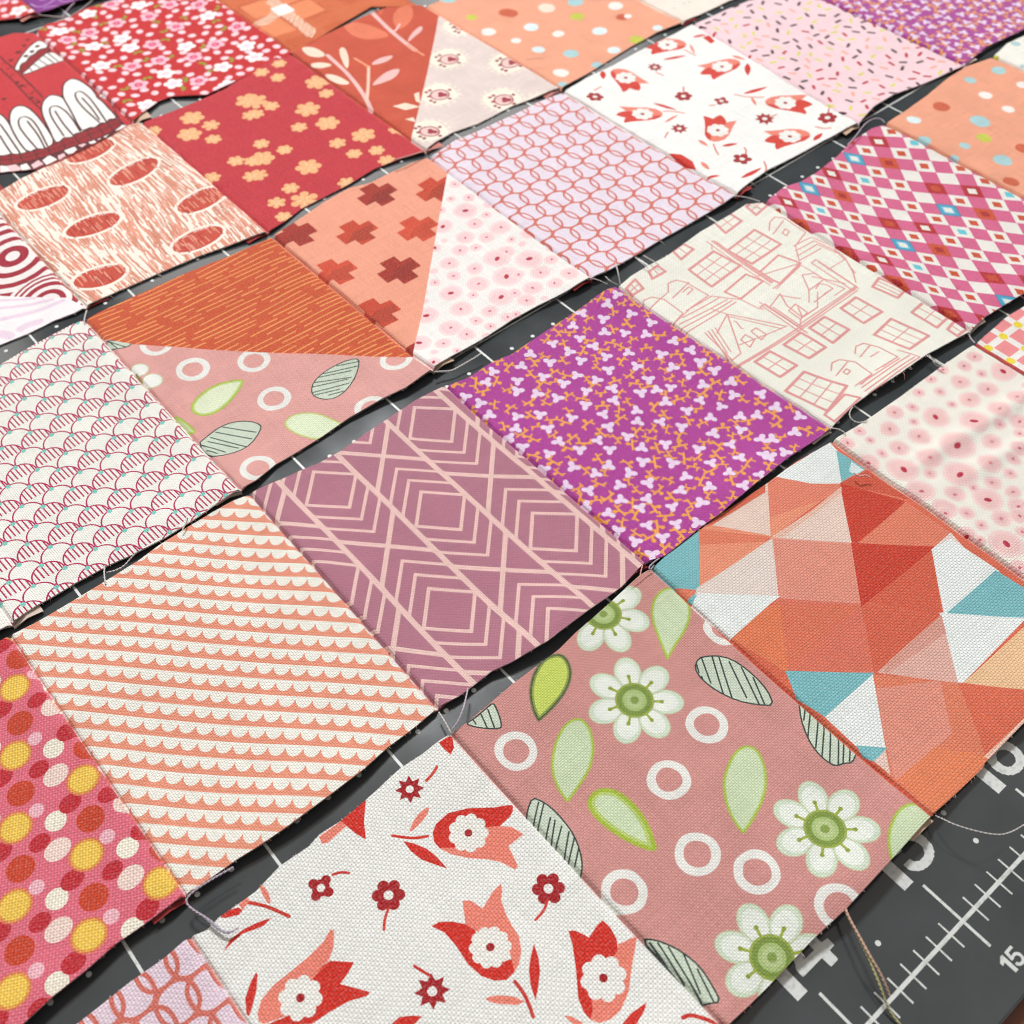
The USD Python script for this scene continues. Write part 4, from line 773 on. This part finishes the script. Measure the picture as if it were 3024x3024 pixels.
# ------------------------------------------------------------------ sewing the strips
def halves(poly, key, px):
    """cuts a square patch along its sewn diagonal (traced points, extended); returns (piece holding more of the upper edge, other)"""
    q = on(key, px); d0, d1 = q[0]-q[1], q[-1]-q[-2]
    l = np.vstack([q[0]+d0/np.linalg.norm(d0)*3, q, q[-1]+d1/np.linalg.norm(d1)*3])
    up = Polygon(np.vstack([l, l[-1]+(0, 6), l[0]+(0, 6)])).buffer(0)
    return poly.intersection(up), poly.difference(up)
def big(g): return max(flat(g), key=lambda p: p.area)
STRIP = {}
LABELS = {'A': 'nearest patchwork strip, with bold red tulips on white and green leaves on dusty pink', 'B': 'patchwork strip running from big yellow polka dots to a pink and white diamond checker',
          'C': 'patchwork strip with magenta fish scales at one end and pink sprinkles at the other', 'D': 'patchwork strip with a plain crimson patch of peach blossoms and a burnt orange leaf triangle',
          'E': 'patchwork strip with a red white floral patch and an orange plaid patch', 'F': 'farthest patchwork strip, a corner of red floral and purple cloth at the top left'}
for k in 'ABCDEF': STRIP[k] = thing('patchwork_strip', LABELS[k], 'patchwork strip', 'sewn strips of quilt patches laid out on the mat')
LAV, BR = (232, 212, 224), (0, 0, 0)
U = lambda *p: np.array(p, float)
SQ = []   # (row, index, layers, base colour, label, material, uv rotation)
SQ += [('A', 0, chain('A', Z(200, 2724, 500/1932, "885,690"), -3.2, -.8, -3.3, -.4, .028), LAV, 'lavender patch with coral chain rings', COARSE, 0),
       ('A', 1, print_tulips_front(), (236, 236, 232), 'white patch with large red tulips', COARSE, 0), ('A', 2, print_pink_leaf_front(), (210, 152, 146), 'dusty pink patch with green leaves, white blossoms and rings', DYED, 0),
       ('A', 3, print_triangles(), (222, 132, 102), 'coral, white and teal triangle print patch', COARSE, 0), ('A', 4, blobs_print('A', BL_A, 1.1, (238, 200, 198), (242, 214, 210)), (240, 236, 226), 'off white patch with pale pink flower blobs', COARSE, 0), ('A', 5, print_grid_dots(), (240, 236, 232), 'white patch with pink squares and yellow dots', COARSE, 0),
       ('B', 0, print_polka(), (224, 116, 134), 'rose pink patch with yellow, orange and cream polka dots', COARSE, .5), ('B', 1, print_scallop(), (232, 156, 130), 'coral patch with rows of white scallops', CLOTH, 0), ('B', 2, print_lattice(), (184, 124, 142), 'mauve patch with pale diamond lattice lines', CLOTH, 0),
       ('B', 3, print_purple('B', FLW, 2.7, 5.3, -.8, 2.3, 6), (180, 66, 158), 'magenta purple patch with small white and gold sprigs', CLOTH, 0), ('B', 4, print_houses(), (238, 237, 226), 'cream patch with pink line drawings of townhouses', CLOTH, 0), ('B', 5, print_checker(), (214, 106, 146), 'pink and white diamond checker patch', CLOTH, 0),
       ('B', 6, dots_print('B', DOT_B), (240, 170, 140), 'peach patch with loose blue and rust dots', DYED, 0), ('B', 7, dots_print('B', dsp(lambda s: T(3,0,s), "1870,330,lb,.06 1720,430,li,.04 1925,500,lb,.04")), (242, 240, 232), 'white patch with a few pale marks', CLOTH, 0),
       ('C', 0, [], (242, 238, 232), 'plain white patch corner', CLOTH, 0), ('C', 1, print_scales(), (240, 239, 232), 'white patch with magenta fish scales', CLOTH, .0),
       ('C', 4, chain('C', Z(1500, 400, 300/1932, "465,430"), 4.7, 7.2, 2, 5, .020), (234, 222, 234), 'lavender patch with fine coral chain rings', CLOTH, 0), ('C', 5, print_tulips_back(), (244, 243, 240), 'bright white patch with small red tulips', CLOTH, 0), ('C', 6, print_sprinkles(), (244, 214, 220), 'pale pink patch with scattered sprinkles', CLOTH, 0), ('C', 7, print_purple('C', None, 10.8, 13.2, 2.1, 5.0, 3), (176, 72, 156), 'far purple patch with white and gold sprigs', CLOTH, 0),
       ('D', 1, print_strokes(), (250, 240, 228), 'cream patch with coral brush strokes and red ovals', CLOTH, 0), ('D', 2, print_blossoms(), (200, 52, 66), 'crimson patch with peach blossoms', CLOTH, 0), ('D', 4, dots_print('D', DOT_D, 3), (240, 172, 142), 'peach patch with white, lime and blue dots', DYED, 0), ('D', 5, dots_print('D', dsp(lambda s: T(2,0,s), "1190,75,wb,.03 1225,60,lb,.02 1260,45,wb,.03 1300,25,lb,.02 1340,15,lb,.02")), (246, 232, 220), 'pale cream patch at the far edge', CLOTH, 0)]
fl = lambda s: [T(0,0,q) for q in s.split()]
SQ += [('E', 0, print_cake(), (206, 52, 60), 'red patch with white icing arches', CLOTH, 0),
       ('E', 1, print_red_floral('E', 4, fl("1050,40 665,105 1570,120 450,235 920,290 980,360 1405,350 1860,345 705,350 765,495 1680,505 1250,555 1310,630 1110,790 1720,640 1920,430"), fl("1280,35 1500,35 835,30 1125,125 880,175 1330,200 675,245 510,300 1150,335 1625,335 1460,430 1205,455 995,500 1500,610 1045,640 1790,200"),
            fl("1190,45 715,125 780,180 580,240 1180,165 1640,60 1630,160 1240,235 560,330 620,380 1250,300 1530,350 890,500 1040,395 1100,450 1530,480 1600,530 1400,600 945,670 960,760 1380,665 1110,590 320,220 785,325 1690,215 1285,430 1390,135 935,135 750,45 1745,450"), 2.8, 5.4, 7.3, 10.3), (204, 26, 34), 'red patch with tiny white and pink flowers', CLOTH, 0),
       ('E', 2, print_plaid(), (206, 100, 52), 'burnt orange plaid patch', CLOTH, 0),
       ('F', 0, print_red_floral('F', 7, fl("140,80"), fl("20,0"), fl("200,50"), .8, 3.2, 10, 13), (208, 40, 44), 'corner of the red floral patch', CLOTH, 0)]
def wavy_lines():
    a = Art('F'); 
    for s in ("230,30 300,60 380,20 460,-40", "330,60 420,40 520,60", "420,-30 470,20 560,0", "270,-20 330,10 380,-40"): a.line(T(0,0,s), .014, (214, 180, 220))
    return a.l
SQ += [('F', 1, wavy_lines(), (140, 48, 148), 'purple patch with thin white line drawing', CLOTH, 0)]
for key, i, layers, base, label, mt, rot in SQ:
    build_patch('square_patch', key, outline(key, i), layers, base, STRIP[key], label, i, mt, rot)
for key, i, px, (la, lb) in (
        ('C', 2, np.vstack([T(0,1,"780,642 1000,664 1400,692"), T(1,1,"0,726 600,744 1190,768")]), ((print_stripes(), (206, 92, 50), 'orange triangle with thin gold stripes', CLOTH, 0), (print_pink_leaf_back(), (224, 168, 162), 'pink triangle with leaves and white rings', DYED, 0))),
        ('C', 3, np.vstack([T(1,0,"1440,1330 1390,1600"), T(1,1,"1330,0 1260,400 1185,750")])[::-1], ((print_crosses(), (240, 168, 142), 'peach triangle with red crosses', CLOTH, .0), (blobs_print('C', BL_C, 1.25, (246, 212, 214), (248, 222, 222)), (244, 240, 236), 'white triangle with pink flower blobs', CLOTH, 0))),
        ('D', 3, T(1,0,"1405,0 1290,560 1170,1050")[::-1], ((print_orange_leaf(), (206, 88, 58), 'burnt orange triangle with pale leaf sprays', DYED, 0), (print_medallions(), (232, 216, 210), 'beige triangle with red medallions', DYED, 0))),
        ('D', 0, T(0,1,"0,300 500,315 650,390"), ((print_swirl(), (246, 238, 236), 'white triangle with crimson swirl lines', CLOTH, 0), (print_pale_swirl(), (250, 244, 246), 'white triangle with pale pink swirls', CLOTH, 0)))):
    up, dn = halves(outline(key, i), key, px)
    for g, (layers, base, label, mt, rot) in ((up, la), (dn, lb)): build_patch('triangle_patch', key, big(g), layers, base, STRIP[key], label, i, mt, rot)

# seam allowances: the folded layers under every seam, peeping out at the cut ends
ALW = {c: plain('allowance_' + c, v, .9) for c, v in dict(beige=(206, 176, 152), rose=(200, 128, 120), red=(150, 50, 50), pale=(218, 200, 188)).items()}
rs = random.Random(4)
for key, R in ROWS.items():
    for i in range(1, R['n']):
        t, b = R['seams'][i]; s = SIDE[key][i]
        V, F_ = [], []
        n = 22
        t2, b2 = t + (0, rs.uniform(-.01, .012)), b - (0, rs.uniform(.0, .03))
        for layer in range(2):
            for k in range(n+1):
                p = t2+(b2-t2)*k/n
                for w in (0, .5, 1.0):
                    x = p[0] + s*w*(.235-.02*layer); y = p[1] + (.02*w*layer if k == n else 0)
                    z = float(height(key, x, np.clip(y, b[1]+.01, t[1]-.01))) - .017 - .013*layer - .012*w*(1+layer)*(1 if k in (0, n) else .4)
                    V.append((x, y, max(z, .004+.004*(1-layer))))
            o = layer*(n+1)*3
            for k in range(n):
                for w in range(2): q = o+k*3+w; F_ += [(q, q+1, q+4), (q, q+4, q+3)]
        V = np.array(V); top = V.copy(); bot = V - (0, 0, .004)
        F2 = np.array(F_); F2 = F2[:, ::-1] if s > 0 else F2
        put('seam_allowance', (np.vstack([top, bot])*IN, np.vstack([F2, F2[:, ::-1]+len(V)])), ALW[rs.choice(list(ALW))], STRIP[key], smooth=50)

# frayed fibres along the cut edges
def tube(p, r, sides=5):
    p = np.asarray(p, float); t = np.gradient(p, axis=0); t /= np.linalg.norm(t, axis=1, keepdims=True)+1e-12
    a = np.cross(t, (0, 0, 1.)); bad = np.linalg.norm(a, axis=1) < 1e-3; a[bad] = (1, 0, 0); a /= np.linalg.norm(a, axis=1, keepdims=True); b = np.cross(t, a)
    an = np.arange(sides)*2*np.pi/sides
    v = p[:, None] + np.asarray(r).reshape(-1, 1, 1)*(np.cos(an)[None, :, None]*a[:, None] + np.sin(an)[None, :, None]*b[:, None])
    i, j = np.meshgrid(np.arange(len(p)-1), np.arange(sides), indexing='ij')
    q = np.stack([i*sides+j, i*sides+(j+1) % sides, (i+1)*sides+(j+1) % sides, (i+1)*sides+j], -1).reshape(-1, 4)
    return v.reshape(-1, 3), np.vstack([q[:, [0, 1, 2]], q[:, [0, 2, 3]]])
FUZZ = {'pale': thread_mat('fray_pale', (228, 214, 208)), 'rose': thread_mat('fray_rose', (206, 130, 124))}
def join(parts):
    V, F_, n = [], [], 0
    for v, f in parts: V.append(v); F_.append(f+n); n += len(v)
    return np.vstack(V), np.vstack(F_)
rng = np.random.RandomState(12)
for key, R in ROWS.items():
    parts = {'pale': [], 'rose': []}
    for i in range(R['n']):
        poly = outline(key, i); p = np.array(poly.exterior.segmentize(.012).coords)
        mid = R['ytop']-1.25
        for a_, b_ in zip(p[:-1], p[1:]):
            if abs(a_[1]-mid) < 1.05 or abs(b_[0]-a_[0]) < abs(b_[1]-a_[1])*.6 or rng.uniform() > .11: continue
            sg = 1 if a_[1] > mid else -1; L = rng.uniform(.006, .02) if rng.uniform() < .95 else rng.uniform(.03, .07)
            z = float(height(key, *a_))-.006; dx = rng.uniform(-.7, .7)*L
            c = np.array([(a_[0], a_[1]-sg*.01, z), (a_[0]+dx*.4, a_[1]+sg*L*.55, z-.1*L), (a_[0]+dx, a_[1]+sg*L, z-.5*L)])
            parts['rose' if rng.uniform() < .4 else 'pale'].append(tube(c, np.array([.0024, .002, .001]), 3))
    for k, v in parts.items():
        if v: tag(put('frayed_fibres', (lambda m_: (m_[0]*IN, m_[1]))(join(v)), FUZZ[k], STRIP[key]), kind='stuff')

# ------------------------------------------------------------------ cutting mat with its printed grid, table under it
mt_ = thing('cutting_mat', 'dark grey cutting mat with white inch grid, dots and ruler numbers under the strips', 'cutting mat')
X0, X1, Y0, Y1 = -14.0, 23.0, -4.143, 20.4
r = .35
def rounded(x0, y0, x1, y1, r): return box(x0+r, y0+r, x1-r, y1-r).buffer(r, quad_segs=8)
body = trimesh.creation.extrude_polygon(rounded(X0, Y0, X1, Y1, r), .105); body.apply_translation((0, 0, -.113))
cap = trimesh.creation.extrude_polygon(rounded(X0+.012, Y0+.012, X1-.012, Y1-.012, r), .008); cap.apply_translation((0, 0, -.008))
put('mat_body', (np.array(body.vertices)*IN, body.faces), MAT, mt_, smooth=30); put('mat_surface', (np.array(cap.vertices)*IN, cap.faces), MAT, mt_, smooth=30)
def sheet(name, poly, z=.0016):
    t = shapely.get_parts(shapely.constrained_delaunay_triangles(poly)); co = shapely.get_coordinates(t).reshape(-1, 4, 2)[:, :3]
    a = (co[:, 1, 0]-co[:, 0, 0])*(co[:, 2, 1]-co[:, 0, 1]) - (co[:, 1, 1]-co[:, 0, 1])*(co[:, 2, 0]-co[:, 0, 0]); co[a < 0] = co[a < 0][:, ::-1]
    v = np.column_stack([co.reshape(-1, 2), np.full(len(co)*3, z)])
    return put(name, (v*IN, np.arange(len(v)).reshape(-1, 3)), INK, mt_)
RUL = -3.64
sheet('ruler_line', box(-12.5, RUL-.013, 22.5, RUL+.013), .0024)
for k in range(-3, 10):
    x = k + .533 if k >= 0 else k + .527
    sheet('grid_line', box(x-.010, -2.64, x+.010, 16.36)); sheet('ruler_tick', box(x-.010, RUL-.2, x+.010, RUL+.297))
    for e in range(1, 8): sheet('ruler_tick', box(x+e/8-.006, RUL-.1, x+e/8+.006, RUL+.09))
for k in range(-2, 9): sheet('grid_line', box(-12.5, k*2+.36-.0085, 22.5, k*2+.36+.0085), .0008)
for yy in (-.41, 2.112, 5.118, 7.62):
    for k in range(-3, 11):
        for q in (.25, .5, .75):
            x = k+.525+q
            if (yy == 5.118 and q != .75 and q != .25) : continue
            sheet('grid_dot', Point(x, yy).buffer(.0185, quad_segs=3))
for x, y in ((2.03, -3.385), (3.03, -3.385), (3.03, -3.135), (1.03, -3.385), (4.03, -3.385), (4.03, -3.135)): sheet('grid_dot', Point(x, y).buffer(.0185, quad_segs=3))
def numeral(text, cx, y, hgt):
    g = []; x = 0.0
    for ch in text:
        if ch == '1':                            # a plain bar with a small flag
            p = Polygon([(.30, 0), (.30, .70), (.08, .62), (.08, .80), (.36, 1), (.54, 1), (.54, 0)])
            m_ = trimesh.creation.extrude_polygon(affinity.scale(p, hgt, hgt, origin=(0, 0)), .0003); v = np.array(m_.vertices); w = .58*hgt
        else:
            m_ = meshkit.text_mesh(ch, hgt, .0003, True); v = np.array(m_.vertices); v[:, 0] -= v[:, 0].min(); v[:, 1] *= hgt/np.ptp(v[:, 1]); v[:, 1] -= v[:, 1].min(); w = v[:, 0].max()
        v[:, 0] += x; x += w + .07*hgt; g.append((v, np.array(m_.faces)))
    v, f = join(g); v[:, 0] += cx - x/2; v[:, 1] += y; v[:, 2] += .0012
    tag(put('numeral', (v*IN, f), INK, mt_), 'white printed number ' + text)
for k in range(12, 19):
    cx = k-14+1.533
    numeral(str(k), cx+.035, -3.29, .37)
    if k in (14, 15, 16): numeral(str(k), cx+.03, -4.03, .115)
tb = trimesh.creation.box((90, 70, 1.2)); tb.apply_translation((8, 12, -.72))
tag(put('table', (np.array(tb.vertices)*IN, tb.faces), WOOD), 'warm brown wooden table top under the cutting mat', 'table', kind='structure')

# ------------------------------------------------------------------ loose threads
TH = {'white': thread_mat('thread_white', (214, 208, 204)), 'lilac': thread_mat('thread_lilac', (196, 180, 196)), 'tan': thread_mat('thread_tan', (206, 168, 146)), 'olive': thread_mat('thread_olive', (196, 190, 130)), 'grey': thread_mat('thread_grey', (150, 150, 160)), 'pink': thread_mat('thread_pink', (226, 170, 162))}
def thread(label, strands):
    t = thing('loose_thread', label, 'thread', 'loose sewing threads in the gaps between strips')
    for px, z, c, rad in strands:
        z = np.interp(np.linspace(0, 1, len(px)), np.linspace(0, 1, len(z)), z)
        p = np.array([(*un(q, h)[0], h) for q, h in zip(px, z)])
        p = np.column_stack([p, ]) ; a = p
        for _ in range(3):
            q = np.stack([.75*a[:-1]+.25*a[1:], .25*a[:-1]+.75*a[1:]], 1).reshape(-1, 3); a = np.vstack([a[:1], q, a[-1:]])
        d = np.r_[0, np.cumsum(np.linalg.norm(np.diff(a, axis=0), axis=1))]; n = max(8, int(d[-1]/.012)); s = np.linspace(0, d[-1], n)
        a = np.column_stack([np.interp(s, d, a[:, k]) for k in range(3)])
        tn = np.gradient(a, axis=0); tn /= np.linalg.norm(tn, axis=1, keepdims=True); sd = np.cross(tn, (0, 0, 1.)); sd /= np.linalg.norm(sd, axis=1, keepdims=True)+1e-9; up = np.cross(sd, tn)
        for ph in (0, math.pi):                 # two plies twisted round each other
            w = s*2*math.pi/.055 + ph
            put('ply', (lambda m_: (m_[0]*IN, m_[1]))(tube(a + rad*.38*(np.cos(w)[:, None]*sd + np.sin(w)[:, None]*up), np.full(n, rad*.42), 5)), TH[c], t, smooth=True)
thread('lilac thread tail hanging off the polka dot and scallop seam', [(T(0,3,"1760,750 1640,815 1500,900 1420,965 1400,1010 1440,1060 1540,1120 1600,1160 1680,1235 1740,1240 1800,1205"), [.13, .14, .12, .1, .1], 'lilac', .010), (T(0,3,"1410,1020 1450,1080 1540,1125 1610,1190 1700,1255 1760,1235"), [.1, .11, .1], 'grey', .008)])
thread('white threads linking the mauve and scallop seam down to the tulip patch', [(T(1,2,"1600,1330 1585,1400 1560,1500 1520,1590 1480,1640"), [.1, .14, .1], 'lilac', .009), (T(1,2,"1380,1510 1430,1590 1470,1665"), [.08, .1, .09], 'white', .009)])
thread('tan two-strand thread lying across the ruler line', [(T(3,3,"580,1045 600,1110 700,1290 770,1420 845,1540 890,1640 920,1720"), [.12, .14, .17, .14, .09], 'tan', .012), (T(3,3,"575,1060 610,1140 690,1290 760,1430 800,1530 850,1650 890,1770 930,1850 1000,1940"), [.11, .13, .15, .12, .05, .02], 'olive', .011)])
thread('thin white thread curving away beside number 16', [(T(3,3,"1265,360 1320,385 1400,425 1560,475 1740,510 1850,480 1960,410"), [.1, .18, .24, .2], 'white', .006)])
thread('short white threads at the corner of the chain ring patch', [(T(2,1,"780,50 800,120 815,210"), [.09, .13, .06], 'white', .009), (T(2,1,"600,165 660,185 720,212"), [.08, .1, .07], 'white', .007), (T(2,1,"705,155 740,190 800,218"), [.07, .1, .06], 'white', .007)])
thread('two pale threads crossing the gap onto the townhouse patch', [(T(2,1,"930,10 980,55 1030,95"), [.09, .12, .11], 'white', .007), (T(2,1,"990,-5 1050,30 1110,65"), [.09, .13, .12], 'white', .008)])
thread('looped cream thread below the townhouse patch', [(T(3,1,"640,1140 615,1175 615,1215 650,1250 700,1260 750,1240"), [.09, .07, .05, .08], 'white', .009), (T(3,1,"470,1300 520,1303 560,1318 590,1345"), [.09, .12, .1], 'white', .008)])
thread('crossed threads over the gap right of the townhouse steps', [(T(3,1,"1190,745 1250,790 1320,835"), [.09, .1, .1], 'white', .008), (T(3,1,"1215,745 1245,795 1275,835 1325,835"), [.09, .08, .07, .1], 'white', .008), (T(3,1,"1515,590 1530,625 1560,655"), [.09, .08, .09], 'lilac', .010)])
thread('short white stitch thread by the striped orange triangle', [(T(0,1,"655,410 640,455 635,500"), [.09, .1, .09], 'white', .010)])
thread('grey twisted thread under the pale pink blob triangle', [(T(1,1,"1345,875 1400,870 1480,868 1560,820 1640,775 1700,735"), [.09, .07, .06, .08, .09], 'white', .011), (T(1,1,"1350,880 1410,875 1470,885"), [.08, .07, .05], 'grey', .008)])
thread('pale thread lying along the edge of the crimson blossom patch', [(T(1,0,"1040,1205 1160,1175 1280,1135 1350,1120 1415,1105"), [.13, .13, .12, .12], 'pink', .011)])
thread('cream wavy thread in the gap under the fish scale patch', [(T(0,2,"1410,40 1400,85 1375,140"), [.08, .09, .08], 'white', .009), (T(0,2,"1030,305 990,345 940,405 880,440 805,457"), [.09, .06, .05, .05], 'white', .010), (T(0,2,"790,405 785,470 797,545"), [.09, .09, .08], 'white', .010)])
thread('knotted lilac thread where the purple, mauve and teal corners meet', [(T(2,2,"1110,350 1060,385 1030,420 1045,440 1070,400"), [.1, .13, .12, .1], 'lilac', .009), (T(2,2,"985,400 975,440 965,490"), [.1, .11, .09], 'pink', .008), (T(2,2,"900,545 960,490 1010,450 1060,440"), [.12, .15, .13], 'tan', .007)])
thread('pink looped thread between the sprinkle and diamond checker patches', [(T(3,0,"880,925 860,900 820,890 770,905 720,945 660,1030 600,1095"), [.1, .11, .12, .11, .1, .09], 'lilac', .010)])
thread('fine white thread at the lower corner of the small tulip patch', [(T(2,0,"1680,1478 1750,1485 1830,1505 1870,1520"), [.09, .13, .12], 'white', .007)])
thread('white threads in the far gap beside the purple cloth', [(T(0,0,"290,112 380,122 450,128 500,118"), [.12, .15, .12], 'white', .008), (T(0,0,"520,130 600,80 700,0"), [.1, .14, .16], 'white', .007), (T(0,0,"470,120 520,60 560,20"), [.1, .12, .12], 'lilac', .01)])
thread('tiny dark red thread lying on the beige medallion triangle', [(T(2,0,"105,450 170,440 250,440"), [.13, .14, .13], 'pink', .006)])
thread('lint thread on the coral triangles beside the pink blob patch', [(T(3,1,"650,1640 690,1665 740,1650 770,1670"), [.115, .13, .125, .12], 'pink', .011)])
print('triangles', TRI)
